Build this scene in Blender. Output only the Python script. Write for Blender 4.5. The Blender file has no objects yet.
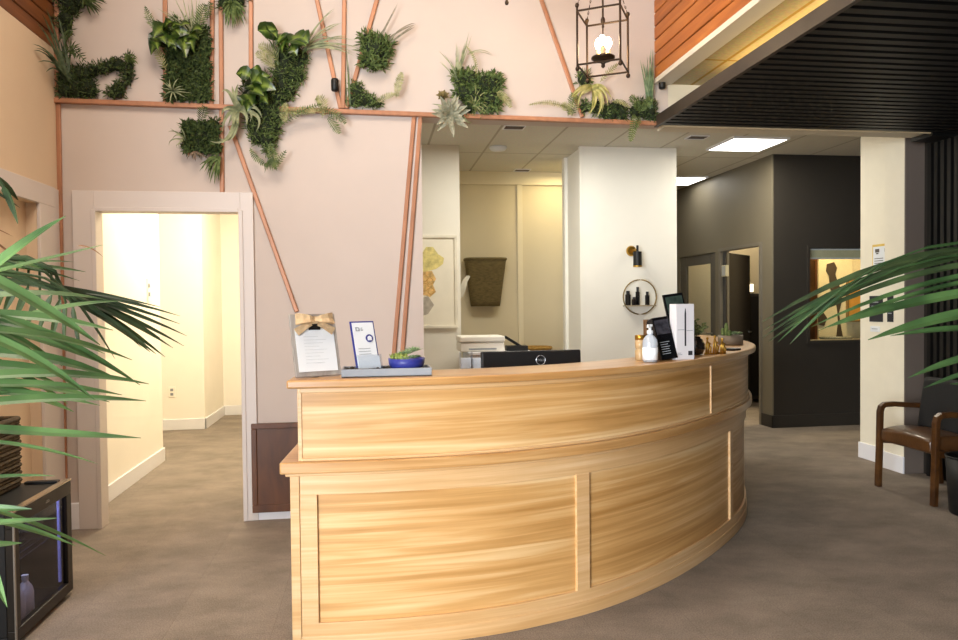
import bpy, math, random
from mathutils import Vector, Matrix, noise as mnoise
random.seed(7)
S = bpy.context.scene
COL = S.collection
PI = math.pi
rad = math.radians
V = Vector

# ------------------------------------------------------------------ camera
F, CX, CY, CAMH = 720.0, 479.0, 320.0, 1.42
yaw, pit, rol = rad(8.3), rad(-1.3), rad(0.6)
fw = V((math.sin(yaw)*math.cos(pit), math.cos(yaw)*math.cos(pit), math.sin(pit)))
r0 = V((math.cos(yaw), -math.sin(yaw), 0)); u0 = r0.cross(fw)
rt = r0*math.cos(rol) - u0*math.sin(rol); up = u0*math.cos(rol) + r0*math.sin(rol)
EYE = V((0, 0, CAMH))
cam = bpy.data.cameras.new('camera'); cam.sensor_width = 36.0; cam.lens = 36.0*F/958.0
cam.clip_start = 0.05
co = bpy.data.objects.new('camera', cam); COL.objects.link(co)
co.matrix_world = Matrix(((rt.x, up.x, -fw.x, 0), (rt.y, up.y, -fw.y, 0), (rt.z, up.z, -fw.z, CAMH), (0, 0, 0, 1)))
S.camera = co

def ray(x, y): return rt*(x-CX) - up*(y-CY) + fw*F
def at(x, y, Y):            # the point of the upright plane at depth Y that the photo shows there
    d = ray(x, y); return EYE + d*(Y/d.y)

# ------------------------------------------------------------------ materials
def sr(h):
    h = h.lstrip('#'); c = [int(h[i:i+2], 16)/255 for i in (0, 2, 4)]
    return tuple(v/12.92 if v <= .04045 else ((v+.055)/1.055)**2.4 for v in c)
MATS = {}
def mat(name, col, rough=.6, metal=0., var=.12, scale=8., bump=0., bscale=None, emit=None, alpha=None, trans=0., spec=.5, coat=0., stretch=None, ior=1.45):
    if name in MATS: return MATS[name]
    if isinstance(col, str): col = sr(col)
    m = bpy.data.materials.new(name); m.use_nodes = True
    nt = m.node_tree; N = nt.nodes; L = nt.links
    b = N['Principled BSDF']
    b.inputs['Roughness'].default_value = rough; b.inputs['Metallic'].default_value = metal
    b.inputs['Specular IOR Level'].default_value = spec; b.inputs['Coat Weight'].default_value = coat
    b.inputs['IOR'].default_value = ior
    tc = N.new('ShaderNodeTexCoord'); mp = N.new('ShaderNodeMapping')
    L.new(tc.outputs['Object'], mp.inputs['Vector'])
    if stretch: mp.inputs['Scale'].default_value = stretch
    nz = N.new('ShaderNodeTexNoise'); nz.inputs['Scale'].default_value = scale; nz.inputs['Detail'].default_value = 4
    L.new(mp.outputs['Vector'], nz.inputs['Vector'])
    cr = N.new('ShaderNodeValToRGB'); e = cr.color_ramp.elements
    e[0].position = .3; e[1].position = .7
    e[0].color = tuple(c*(1-var) for c in col)+(1,); e[1].color = tuple(min(1, c*(1+var)) for c in col)+(1,)
    L.new(nz.outputs['Fac'], cr.inputs['Fac']); L.new(cr.outputs['Color'], b.inputs['Base Color'])
    if bump:
        n2 = N.new('ShaderNodeTexNoise'); n2.inputs['Scale'].default_value = bscale or scale*4; n2.inputs['Detail'].default_value = 3
        L.new(mp.outputs['Vector'], n2.inputs['Vector'])
        bp = N.new('ShaderNodeBump'); bp.inputs['Strength'].default_value = bump; bp.inputs['Distance'].default_value = .01
        L.new(n2.outputs['Fac'], bp.inputs['Height']); L.new(bp.outputs['Normal'], b.inputs['Normal'])
    if emit:
        b.inputs['Emission Color'].default_value = tuple(emit[0])+(1,); b.inputs['Emission Strength'].default_value = emit[1]
    if trans: b.inputs['Transmission Weight'].default_value = trans
    if alpha is not None: b.inputs['Alpha'].default_value = alpha
    MATS[name] = m; return m

def wood(name, c0, c1, c2, rough=.4, use_uv=True, gs=(1.1, 26., 1.), line=None, coat=.0):
    """long grained timber: streaks run along u (or along the first axis given by gs)"""
    m = bpy.data.materials.new(name); m.use_nodes = True
    nt = m.node_tree; N = nt.nodes; L = nt.links; b = N['Principled BSDF']
    b.inputs['Roughness'].default_value = rough; b.inputs['Coat Weight'].default_value = coat; b.inputs['Coat Roughness'].default_value = .35
    tc = N.new('ShaderNodeTexCoord'); mp = N.new('ShaderNodeMapping'); mp.inputs['Scale'].default_value = gs
    L.new(tc.outputs['UV' if use_uv else 'Object'], mp.inputs['Vector'])
    n1 = N.new('ShaderNodeTexNoise'); n1.inputs['Scale'].default_value = 1.0; n1.inputs['Detail'].default_value = 5; n1.inputs['Distortion'].default_value = .9
    L.new(mp.outputs['Vector'], n1.inputs['Vector'])
    m2 = N.new('ShaderNodeMapping'); m2.inputs['Scale'].default_value = tuple(g*(.45 if i else .8) for i, g in enumerate(gs))
    L.new(tc.outputs['UV' if use_uv else 'Object'], m2.inputs['Vector'])
    n2 = N.new('ShaderNodeTexNoise'); n2.inputs['Scale'].default_value = .6; n2.inputs['Detail'].default_value = 2
    L.new(m2.outputs['Vector'], n2.inputs['Vector'])
    mx = N.new('ShaderNodeMath'); mx.operation = 'ADD'; mx.inputs[1].default_value = 0
    ad = N.new('ShaderNodeMath'); ad.operation = 'MULTIPLY'; ad.inputs[1].default_value = .5
    L.new(n1.outputs['Fac'], mx.inputs[0]); L.new(n2.outputs['Fac'], mx.inputs[1]); L.new(mx.outputs[0], ad.inputs[0])
    cr = N.new('ShaderNodeValToRGB'); e = cr.color_ramp.elements
    e[0].position = .36; e[1].position = .64; e[0].color = sr(c0)+(1,); e[1].color = sr(c2)+(1,)
    k = e.new(.5); k.color = sr(c1)+(1,)
    L.new(ad.outputs[0], cr.inputs['Fac']); L.new(cr.outputs['Color'], b.inputs['Base Color'])
    MATS[name] = m; return m

def tiles(name, col, linecol, sx, sy, ox=0, oy=0, lw=.02, rough=.8, axes='XY', mottle=.06):
    """ceiling grid: thin lines every sx, sy"""
    m = bpy.data.materials.new(name); m.use_nodes = True
    nt = m.node_tree; N = nt.nodes; L = nt.links; b = N['Principled BSDF']; b.inputs['Roughness'].default_value = rough
    tc = N.new('ShaderNodeTexCoord'); mp = N.new('ShaderNodeMapping'); mp.inputs['Location'].default_value = (-ox, -oy, 0)
    L.new(tc.outputs['Object'], mp.inputs['Vector'])
    br = N.new('ShaderNodeTexBrick'); br.offset = 0; br.squash = 1
    br.inputs['Scale'].default_value = 1; br.inputs['Brick Width'].default_value = sx; br.inputs['Row Height'].default_value = sy
    br.inputs['Mortar Size'].default_value = lw/2; br.inputs['Mortar Smooth'].default_value = .1
    c = sr(col)
    br.inputs['Color1'].default_value = c+(1,); br.inputs['Color2'].default_value = tuple(v*(1-mottle) for v in c)+(1,); br.inputs['Mortar'].default_value = sr(linecol)+(1,)
    L.new(mp.outputs['Vector'], br.inputs['Vector'])
    nz = N.new('ShaderNodeTexNoise'); nz.inputs['Scale'].default_value = 45; nz.inputs['Detail'].default_value = 3
    L.new(tc.outputs['Object'], nz.inputs['Vector'])
    mx = N.new('ShaderNodeMix'); mx.data_type = 'RGBA'; mx.blend_type = 'MULTIPLY'; mx.inputs['Factor'].default_value = mottle*4
    L.new(br.outputs['Color'], mx.inputs['A']); L.new(nz.outputs['Color'], mx.inputs['B']); L.new(mx.outputs['Result'], b.inputs['Base Color'])
    MATS[name] = m; return m

def carpet():
    m = bpy.data.materials.new('carpet_tiles'); m.use_nodes = True
    nt = m.node_tree; N = nt.nodes; L = nt.links; b = N['Principled BSDF']; b.inputs['Roughness'].default_value = .95; b.inputs['Specular IOR Level'].default_value = .1
    tc = N.new('ShaderNodeTexCoord')
    mp = N.new('ShaderNodeMapping'); mp.inputs['Rotation'].default_value = (0, 0, rad(90)); L.new(tc.outputs['Object'], mp.inputs['Vector'])
    br = N.new('ShaderNodeTexBrick'); br.offset = .5; br.inputs['Scale'].default_value = 1
    br.inputs['Brick Width'].default_value = .914; br.inputs['Row Height'].default_value = .457; br.inputs['Mortar Size'].default_value = .002
    br.inputs['Color1'].default_value = sr('#a2968a')+(1,); br.inputs['Color2'].default_value = sr('#9d9186')+(1,); br.inputs['Mortar'].default_value = sr('#978b80')+(1,)
    L.new(mp.outputs['Vector'], br.inputs['Vector'])
    m2 = N.new('ShaderNodeMapping'); m2.inputs['Scale'].default_value = (2.2, 3.4, 1); m2.inputs['Rotation'].default_value = (0, 0, rad(35)); L.new(tc.outputs['Object'], m2.inputs['Vector'])
    nz = N.new('ShaderNodeTexNoise'); nz.inputs['Scale'].default_value = 1.2; nz.inputs['Detail'].default_value = 6; nz.inputs['Roughness'].default_value = .65; L.new(m2.outputs['Vector'], nz.inputs['Vector'])
    cr = N.new('ShaderNodeValToRGB'); e = cr.color_ramp.elements; e[0].position = .32; e[1].position = .66; e[0].color = (.64, .63, .61, 1); e[1].color = (1.0, .99, .97, 1)
    L.new(nz.outputs['Fac'], cr.inputs['Fac'])
    mx = N.new('ShaderNodeMix'); mx.data_type = 'RGBA'; mx.blend_type = 'MULTIPLY'; mx.inputs['Factor'].default_value = .9
    L.new(br.outputs['Color'], mx.inputs['A']); L.new(cr.outputs['Color'], mx.inputs['B'])
    nf = N.new('ShaderNodeTexNoise'); nf.inputs['Scale'].default_value = 160; nf.inputs['Detail'].default_value = 2; L.new(tc.outputs['Object'], nf.inputs['Vector'])
    c2 = N.new('ShaderNodeValToRGB'); e = c2.color_ramp.elements; e[0].position = .3; e[1].position = .7; e[0].color = (.5, .5, .5, 1); e[1].color = (1, 1, 1, 1)
    L.new(nf.outputs['Fac'], c2.inputs['Fac'])
    m3 = N.new('ShaderNodeMix'); m3.data_type = 'RGBA'; m3.blend_type = 'MULTIPLY'; m3.inputs['Factor'].default_value = .8
    L.new(mx.outputs['Result'], m3.inputs['A']); L.new(c2.outputs['Color'], m3.inputs['B']); L.new(m3.outputs['Result'], b.inputs['Base Color'])
    bp = N.new('ShaderNodeBump'); bp.inputs['Strength'].default_value = .35; bp.inputs['Distance'].default_value = .006
    L.new(nf.outputs['Fac'], bp.inputs['Height']); L.new(bp.outputs['Normal'], b.inputs['Normal'])
    return m

def leafmat(name, c0, c1, rough=.45, scale=30., uvmid=None):
    """leaf colours mottled from leaf to leaf; uvmid gives a paler blade centre (variegation)"""
    m = bpy.data.materials.new(name); m.use_nodes = True
    nt = m.node_tree; N = nt.nodes; L = nt.links; b = N['Principled BSDF']; b.inputs['Roughness'].default_value = rough
    b.inputs['Subsurface Weight'].default_value = 0
    tc = N.new('ShaderNodeTexCoord'); nz = N.new('ShaderNodeTexNoise'); nz.inputs['Scale'].default_value = scale; nz.inputs['Detail'].default_value = 2
    L.new(tc.outputs['Object'], nz.inputs['Vector'])
    cr = N.new('ShaderNodeValToRGB'); e = cr.color_ramp.elements; e[0].position = .35; e[1].position = .68
    e[0].color = sr(c0)+(1,); e[1].color = sr(c1)+(1,)
    L.new(nz.outputs['Fac'], cr.inputs['Fac'])
    out = cr.outputs['Color']
    if uvmid:
        sp = N.new('ShaderNodeSeparateXYZ'); L.new(tc.outputs['UV'], sp.inputs[0])
        r2 = N.new('ShaderNodeValToRGB'); e = r2.color_ramp.elements; e[0].position = .0; e[0].color = (0, 0, 0, 1); e[1].position = 1; e[1].color = (0, 0, 0, 1)
        k = e.new(.5); k.color = (1, 1, 1, 1); k = e.new(.22); k.color = (.05,)*3+(1,); k = e.new(.78); k.color = (.05,)*3+(1,)
        L.new(sp.outputs['X'], r2.inputs['Fac'])
        mx = N.new('ShaderNodeMix'); mx.data_type = 'RGBA'; mx.inputs['B'].default_value = sr(uvmid)+(1,)
        L.new(r2.outputs['Color'], mx.inputs['Factor']); L.new(out, mx.inputs['A']); out = mx.outputs['Result']
    L.new(out, b.inputs['Base Color'])
    tr = N.new('ShaderNodeBsdfTranslucent'); L.new(out, tr.inputs['Color'])
    ms = N.new('ShaderNodeMixShader'); ms.inputs['Fac'].default_value = .22
    L.new(b.outputs[0], ms.inputs[1]); L.new(tr.outputs[0], ms.inputs[2]); L.new(ms.outputs[0], N['Material Output'].inputs['Surface'])
    MATS[name] = m; return m

# ------------------------------------------------------------------ mesh builder
class MB:
    def __init__(s): s.v = []; s.f = []; s.uv = []; s.T = Matrix.Identity(4)
    def add(s, vs, fs, uvs=None):
        o = len(s.v); s.v += [s.T @ V(p) for p in vs]
        for i, f in enumerate(fs):
            s.f.append([o+k for k in f]); s.uv.append(uvs[i] if uvs else None)
        return s
    def box(s, a, b):
        x0, y0, z0 = a; x1, y1, z1 = b
        if x0 > x1: x0, x1 = x1, x0
        if y0 > y1: y0, y1 = y1, y0
        if z0 > z1: z0, z1 = z1, z0
        vs = [(x0,y0,z0),(x1,y0,z0),(x1,y1,z0),(x0,y1,z0),(x0,y0,z1),(x1,y0,z1),(x1,y1,z1),(x0,y1,z1)]
        return s.add(vs, [(0,3,2,1),(4,5,6,7),(0,1,5,4),(1,2,6,5),(2,3,7,6),(3,0,4,7)])
    def tube(s, pts, r, n=8, caps=True):
        pts = [V(p) for p in pts]; rs = r if isinstance(r, (list, tuple)) else [r]*len(pts)
        vs = []; fs = []; ref = None
        for i, p in enumerate(pts):
            t = (pts[min(i+1, len(pts)-1)] - pts[max(i-1, 0)]).normalized()
            if ref is None: ref = V((0,0,1)) if abs(t.z) < .9 else V((1,0,0))
            a = t.cross(ref).normalized(); bb = t.cross(a).normalized(); ref = -bb if False else ref
            for k in range(n):
                q = 2*PI*k/n; vs.append(p + (a*math.cos(q)+bb*math.sin(q))*rs[i])
        m = len(pts)
        for i in range(m-1):
            for k in range(n): fs.append((i*n+k, i*n+(k+1)%n, (i+1)*n+(k+1)%n, (i+1)*n+k))
        if caps: fs.append(tuple(range(n-1, -1, -1))); fs.append(tuple((m-1)*n+k for k in range(n)))
        return s.add(vs, fs)
    def lathe(s, c, prof, n=24, axis='Z'):
        c = V(c); vs = []; fs = []
        for r, h in prof:
            for k in range(n):
                q = 2*PI*k/n; x, y = r*math.cos(q), r*math.sin(q)
                vs.append(c + (V((x, y, h)) if axis == 'Z' else V((x, h, y)) if axis == 'Y' else V((h, x, y))))
        m = len(prof)
        for i in range(m-1):
            for k in range(n): fs.append((i*n+k, i*n+(k+1)%n, (i+1)*n+(k+1)%n, (i+1)*n+k))
        fs.append(tuple(range(n-1, -1, -1))); fs.append(tuple((m-1)*n+k for k in range(n)))
        return s.add(vs, fs)
    def ball(s, c, r, n=12, sq=(1,1,1)):
        c = V(c); h = n//2
        vs = [c+V((0,0,-r*sq[2]))]; fs = []
        for i in range(1, h):
            a = -PI/2+PI*i/h
            for k in range(n): vs.append(c+V((r*sq[0]*math.cos(a)*math.cos(2*PI*k/n), r*sq[1]*math.cos(a)*math.sin(2*PI*k/n), r*sq[2]*math.sin(a))))
        vs.append(c+V((0,0,r*sq[2])))
        for k in range(n): fs.append((0, 1+(k+1)%n, 1+k))
        for i in range(h-2):
            for k in range(n): fs.append((1+i*n+k, 1+i*n+(k+1)%n, 1+(i+1)*n+(k+1)%n, 1+(i+1)*n+k))
        for k in range(n): fs.append((1+(h-2)*n+k, 1+(h-2)*n+(k+1)%n, len(vs)-1))
        return s.add(vs, fs)
    def prism(s, poly, axis, a, b):          # outline in the two other axes, pushed from a to b
        def P(p, h): return (h, p[0], p[1]) if axis == 'X' else (p[0], h, p[1]) if axis == 'Y' else (p[0], p[1], h)
        n = len(poly); vs = [P(p, a) for p in poly]+[P(p, b) for p in poly]
        return s.add(vs, [tuple(range(n-1, -1, -1)), tuple(range(n, 2*n))]+[(i, (i+1)%n, n+(i+1)%n, n+i) for i in range(n)])
    def ribbon(s, pts, w, nrm=V((0,-1,0)), prof=None, fold=.25, uv=True):
        """a leaf: a folded blade along pts, w the full width, prof the width factor along it"""
        pts = [V(p) for p in pts]; n = len(pts); vs = []; fs = []; uvs = []
        for i, p in enumerate(pts):
            t = (pts[min(i+1, n-1)]-pts[max(i-1, 0)])
            t = t.normalized() if t.length > 1e-9 else V((0,0,1))
            side = t.cross(nrm); side = side.normalized() if side.length > 1e-5 else V((1,0,0))
            up_ = side.cross(t).normalized()
            f = i/(n-1); k = prof(f) if prof else (math.sin(PI*min(1, f*.93+.07))**.6)
            hw = w*.5*max(k, .02)
            vs += [p-side*hw+up_*hw*fold, p, p+side*hw+up_*hw*fold]
        for i in range(n-1):
            a = 3*i; f0, f1 = i/(n-1), (i+1)/(n-1)
            fs += [(a, a+1, a+4, a+3), (a+1, a+2, a+5, a+4)]
            uvs += [[(0,f0),(.5,f0),(.5,f1),(0,f1)], [(.5,f0),(1,f0),(1,f1),(.5,f1)]]
        return s.add(vs, fs, uvs)
    def build(s, name, m, parent=None, bevel=0, smooth=False, seg=2, solid=0, sub=0):
        off = V(ORG.get(parent.name, (0,0,0))) if parent else V((0,0,0))
        me = bpy.data.meshes.new(name)
        me.from_pydata([tuple(p-off) for p in s.v], [], s.f)
        if any(u for u in s.uv):
            ul = me.uv_layers.new(name='uv').data; k = 0
            for f, u in zip(s.f, s.uv):
                for j in range(len(f)):
                    ul[k].uv = u[j] if u else (0, 0); k += 1
        me.update()
        o = bpy.data.objects.new(name, me); COL.objects.link(o); me.materials.append(m)
        if parent: o.parent = parent; ORG[o.name] = tuple(off)
        else: ORG[o.name] = (0,0,0)
        if smooth:
            for p in me.polygons: p.use_smooth = True
        if solid:
            d = o.modifiers.new('thickness', 'SOLIDIFY'); d.thickness = solid; d.offset = 0
        if bevel:
            d = o.modifiers.new('bevel', 'BEVEL'); d.width = bevel; d.segments = seg; d.limit_method = 'ANGLE'; d.angle_limit = rad(40)
        if sub:
            d = o.modifiers.new('sub', 'SUBSURF'); d.levels = sub; d.render_levels = sub
        return o
ORG = {}
def tag(o, label, cat, group=None, kind=None):
    o['label'] = label; o['category'] = cat
    if group: o['group'] = group
    if kind: o['kind'] = kind
    return o
def thing(name, label, cat, loc=(0,0,0), group=None):
    o = bpy.data.objects.new(name, None); COL.objects.link(o); o.location = loc; o.empty_display_size = .1
    ORG[o.name] = tuple(loc); return tag(o, label, cat, group)
def struct(name, mb, m, label=None, cat=None, **k):
    o = mb.build(name, m, **k); o['kind'] = 'structure'
    o['label'] = label or ''; o['category'] = cat or name.split('_')[0]
    return o
def boxes(*bs):
    m = MB()
    for a, b in bs: m.box(a, b)
    return m
def frame(axis, h0, h1, u0, u1, z0, z1, wu, wz0, wz1=None, mb=None):
    """four butted boards round a rectangle; axis is the thin direction (X or Y), u the other level axis"""
    wz1 = wz0 if wz1 is None else wz1; mb = mb or MB()
    for a, b, c, d in ((u0, u0+wu, z0+wz0, z1-wz1), (u1-wu, u1, z0+wz0, z1-wz1), (u0, u1, z0, z0+wz0), (u0, u1, z1-wz1, z1)):
        mb.box((h0, a, c), (h1, b, d)) if axis == 'X' else mb.box((a, h0, c), (b, h1, d))
    return mb
def text(name, body, size, loc, rot, m, parent, extrude=.0005, align='CENTER'):
    c = bpy.data.curves.new(name, 'FONT'); c.body = body; c.size = size; c.extrude = extrude; c.align_x = align; c.align_y = 'CENTER'
    c.materials.append(m)
    o = bpy.data.objects.new(name, c); COL.objects.link(o)
    bpy.context.view_layer.update()
    me = bpy.data.meshes.new_from_object(o.evaluated_get(bpy.context.evaluated_depsgraph_get()))
    bpy.data.objects.remove(o); o = bpy.data.objects.new(name, me); COL.objects.link(o)
    o.parent = parent; off = V(ORG[parent.name]); o.location = V(loc)-off; o.rotation_euler = rot; return o

# palette
W_LOBBY = mat('painted_wall_lobby', '#c2b4aa', .75, var=.02, scale=3)
W_WHITE = mat('painted_wall_white', '#e9e5da', .75, var=.02, scale=3)
W_CREAM = mat('painted_wall_cream', '#ddd2b6', .75, var=.02, scale=3)
W_HALL = mat('painted_wall_hall', '#f2ece0', .75, var=.02, scale=3)
W_LEFT = mat('painted_wall_tan', '#d6bfa2', .75, var=.02, scale=3)
TRIM = mat('trim_white_gloss', '#e4e3e6', .45, var=.015, scale=3)
CASE = mat('casing_white', '#d0c7c1', .5, var=.015, scale=3)
W_DARK = mat('painted_wall_charcoal', '#6e6757', .55, var=.04, scale=3)
W_BLACK = mat('painted_wall_black', '#302c27', .55, var=.04, scale=3)
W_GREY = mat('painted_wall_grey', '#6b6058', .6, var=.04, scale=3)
BLACKSLAT = mat('black_slat', '#0a0908', .5, var=.15, scale=5, stretch=(1, 12, 12))
FASCIA = mat('fascia_dark', '#3a322b', .45, var=.08)
COPPER = mat('copper_strip_finish', '#a87658', .42, metal=.2, var=.14, scale=6, stretch=(3, 3, 1))
BLACK = mat('black_plastic', '#0d0d0e', .5, var=.1)
IRON = mat('blackened_iron', '#3a2b1e', .45, metal=.6, var=.15)
GOLD = mat('brass_gold', '#b98f3c', .28, metal=.9, var=.1)
STEEL = mat('brushed_steel', '#a8a49c', .3, metal=.9, var=.06)
PAPER = mat('white_paper', '#dfe3e6', .8, var=.01)
INK = mat('grey_ink', '#8f9499', .8, var=.02)
INKD = mat('dark_ink', '#26262b', .8, var=.02)
def pane_glass(name, tint):
    """thin sheet glass: lets light straight through, mirrors a little toward grazing"""
    m = bpy.data.materials.new(name); m.use_nodes = True; nt = m.node_tree; N = nt.nodes; L = nt.links
    N.remove(N['Principled BSDF']); a = N.new('ShaderNodeBsdfTransparent'); a.inputs['Color'].default_value = tint+(1,)
    b = N.new('ShaderNodeBsdfGlossy'); b.inputs['Roughness'].default_value = .03
    lw = N.new('ShaderNodeLayerWeight'); lw.inputs['Blend'].default_value = .5; pw = N.new('ShaderNodeMath'); pw.operation = 'POWER'; pw.inputs[1].default_value = 4; L.new(lw.outputs['Facing'], pw.inputs[0]); f = N.new('ShaderNodeMath'); f.operation = 'MULTIPLY_ADD'; f.inputs[1].default_value = .5; f.inputs[2].default_value = .015; L.new(pw.outputs[0], f.inputs[0]); x = N.new('ShaderNodeMixShader')
    L.new(f.outputs[0], x.inputs[0]); L.new(a.outputs[0], x.inputs[1]); L.new(b.outputs[0], x.inputs[2]); L.new(x.outputs[0], N['Material Output'].inputs['Surface'])
    MATS[name] = m; return m
GLASS = pane_glass('clear_glass', (.95, .97, .96))
DESK = wood('desk_panel_wood', '#ae7e42', '#cb9c60', '#e4c390', .45, gs=(.9, 34, 1), coat=.15)
DESKF = wood('desk_frame_wood', '#c69a64', '#d2a976', '#ddba8c', .4, gs=(1.6, 60, 1), coat=.2)
DESKT = wood('desk_top_wood', '#aa7a44', '#bf9058', '#d1a772', .3, gs=(1.6, 40, 1), coat=.4)
PLANK = wood('cedar_planks', '#854717', '#a96023', '#bc7532', .45, use_uv=True, gs=(1.2, 18, 1))
PLANKD = wood('dark_cedar_planks', '#64391c', '#784722', '#8a552b', .45, use_uv=True, gs=(1.2, 18, 1))
WALNUT = wood('walnut_panel', '#46260e', '#5c3416', '#6e421e', .45, use_uv=False, gs=(9, 9, 2.2))
CHAIRW = wood('chair_wood', '#321c0a', '#462a11', '#573818', .35, use_uv=False, gs=(12, 12, 12))
CEIL = tiles('ceiling_tile_office', '#dcd7c8', '#b3ab98', .61, 1.22, ox=.57, oy=.36, lw=.024)
CEILB = tiles('ceiling_tile_bay', '#c9b890', '#a8862f', .61, 1.22, ox=.445, oy=.74, lw=.024, mottle=.12)

# ------------------------------------------------------------------ room shell
WY = 4.925            # face of the wall with the copper strips
TOP = 4.4
struct('floor', boxes(((-5.7, -3.4, -.05), (7.3, 11, 0))), carpet(), 'taupe carpet tile floor', 'floor')
struct('wall_back', boxes(((-2.12, WY, 0), (-1.757, 5.02, TOP)), ((-1.757, WY, 2.046), (-.857, 5.02, TOP)), ((-.857, WY, 0), (-.5, 5.02, TOP)), ((-.5, WY, 0), (.335, 5.12, TOP)), ((.335, WY, 2.70), (2.1, 5.12, TOP))), W_LOBBY, 'pinkish white wall carrying the copper strips', 'wall')
struct('wall_header', boxes(((2.1, WY, 2.682), (4.18, 5.12, 3.2))), mat('header_paint', '#cfc7b2', .75, var=.02), 'white header over the office opening', 'wall')
struct('wall_left', boxes(((-2.2, 1.2, 0), (-1.97, 3.55, 3.05)), ((-5.5, 1.2, 0), (-2.2, 1.35, 3.05)), ((-5.7, -3.4, 0), (-5.5, 1.35, 3.05)), ((-2.2, 4.612, 0), (-1.97, WY, 3.05)), ((-2.2, 3.55, 2.045), (-1.97, 4.612, 3.05)), ((-2.2, 3.55, 0), (-2.03, 4.612, 2.045))), W_LEFT, 'tan side wall with a cased recess', 'wall')  # far left boxes wall an unseen entry bay, added to steer daylight
def planks(x, side, z0, z1, pitch, m, name, label):
    mb = MB(); z = z0
    while z < z1-.01:
        h = min(pitch, z1-z)-.007
        x0, x1 = (x, x+.05) if side > 0 else (x-.05, x)
        y0, y1 = -3.4, WY
        o = len(mb.v); u = random.random()*9
        xf = x0 if side > 0 else x1
        c = .004
        # a plank with eased edges, grain along its length
        xb = x1 if side > 0 else x0; q = c*side
        sec = [(xf+q, z), (xf, z+c), (xf, z+h-c), (xf+q, z+h), (xb, z+h), (xb, z)]
        vs = [(a, y0, b) for a, b in sec]+[(a, y1, b) for a, b in sec]; n = 6
        fs = []; uvs = []
        for i in range(n):
            j = (i+1) % n; fs.append((i, j, n+j, n+i))
            uvs.append([(y0+u, sec[i][1]), (y0+u, sec[j][1]), (y1+u, sec[j][1]), (y1+u, sec[i][1])])
        fs += [tuple(range(n)), tuple(range(2*n-1, n-1, -1))]; uvs += [[(0, 0)]*n]*2
        mb.add(vs, fs, uvs); z += pitch
    o = struct(name, mb, m, label, 'wall')
    return o
planks(2.0, 1, 3.000, TOP, .094, PLANK, 'wall_right_upper', 'orange brown cedar plank bulkhead')
planks(-1.97, -1, 3.05, TOP, .094, PLANKD, 'wall_left_upper', 'dark brown plank band above the tan wall')
struct('wall_right_backing', boxes(((2.045, -3.4, 3.0), (2.12, WY, TOP))), mat('dark_backing', '#2a160b', .8), 'dark backing behind the planks', 'wall')
struct('wall_left_backing', boxes(((-2.2, -3.4, 3.05), (-2.015, WY, TOP))), MATS['dark_backing'], 'dark backing behind the plank band', 'wall')
struct('trim_1', boxes(((1.99, -3.4, 2.965), (2.115, WY, 3.0))), mat('bulkhead_trim', '#d9d0bf', .6, var=.02), 'cream trim under the cedar bulkhead', 'trim')
struct('ceiling_bay', boxes(((2.115, -3.4, 2.972), (4.6, WY, 3.05))), CEILB, 'tiled ceiling above the black canopy', 'ceiling')
struct('ceiling_added_entry', boxes(((-5.6, -3.4, 3.05), (-2.2, 1.35, 3.15))), W_WHITE, 'unseen lower ceiling of the entry bay added for daylight', 'ceiling')  # the entry bay is unseen, added so daylight arrives from the left
struct('ceiling_lobby', boxes(((-2.3, -3.4, TOP), (4.7, 5.12, TOP+.1))), W_WHITE, 'high lobby ceiling', 'ceiling')
# black slatted canopy
mb = MB(); y = -3.3
while y < 4.88:
    mb.box((2.02, y, 2.668), (4.4, y+.05, 2.70)); y += .082
struct('ceiling_slats', mb, BLACKSLAT, 'black slatted canopy ceiling', 'ceiling')
struct('ceiling_slat_backing', boxes(((2.02, -3.4, 2.70), (4.38, WY, 2.735))), BLACKSLAT, 'black board above the slats', 'ceiling')
struct('trim_2', boxes(((1.995, -3.4, 2.662), (2.02, WY, 2.738))), FASCIA, 'dark fascia along the canopy edge', 'trim')
struct('wall_header_end', boxes(((4.18, WY-.03, 2.65), (4.6, 5.12, 3.2))), BLACKSLAT, 'black end of the header', 'wall')
struct('trim_3', boxes(((2.02, WY-.012, 2.668), (4.18, WY-.0, 2.682))), mat('header_edge', '#cdb894', .5, var=.03), 'pale edge strip under the canopy', 'trim')
# black slatted side wall
mb = MB(); y = -3.3
while y < 5.2:
    mb.box((4.38, y, .0), (4.42, y+.036, 2.655)); y += .066
struct('wall_slats', mb, BLACKSLAT, 'black vertical slat side wall', 'wall')
struct('wall_right', boxes(((4.42, -3.4, 0), (4.6, 5.262, 3.2))), W_BLACK, 'black wall behind the slats', 'wall')
# white column at the end of the slat wall
struct('wall_column', boxes(((4.325, 5.5, 0), (4.7, 5.905, 3.04)), ((4.25, 5.275, 0), (4.7, 5.5, 3.04))), mat('column_white', '#e6dfcb', .7, var=.02), 'white column', 'wall')
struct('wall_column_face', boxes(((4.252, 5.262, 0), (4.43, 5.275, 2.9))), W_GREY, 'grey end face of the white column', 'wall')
struct('baseboard_column', boxes(((4.31, 5.5, 0), (4.325, 5.915, .14)), ((4.235, 5.262, 0), (4.25, 5.5, .14)), ((4.235, 5.49, 0), (4.325, 5.505, .14))), TRIM, 'white baseboard of the column', 'baseboard', bevel=.004)
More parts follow.
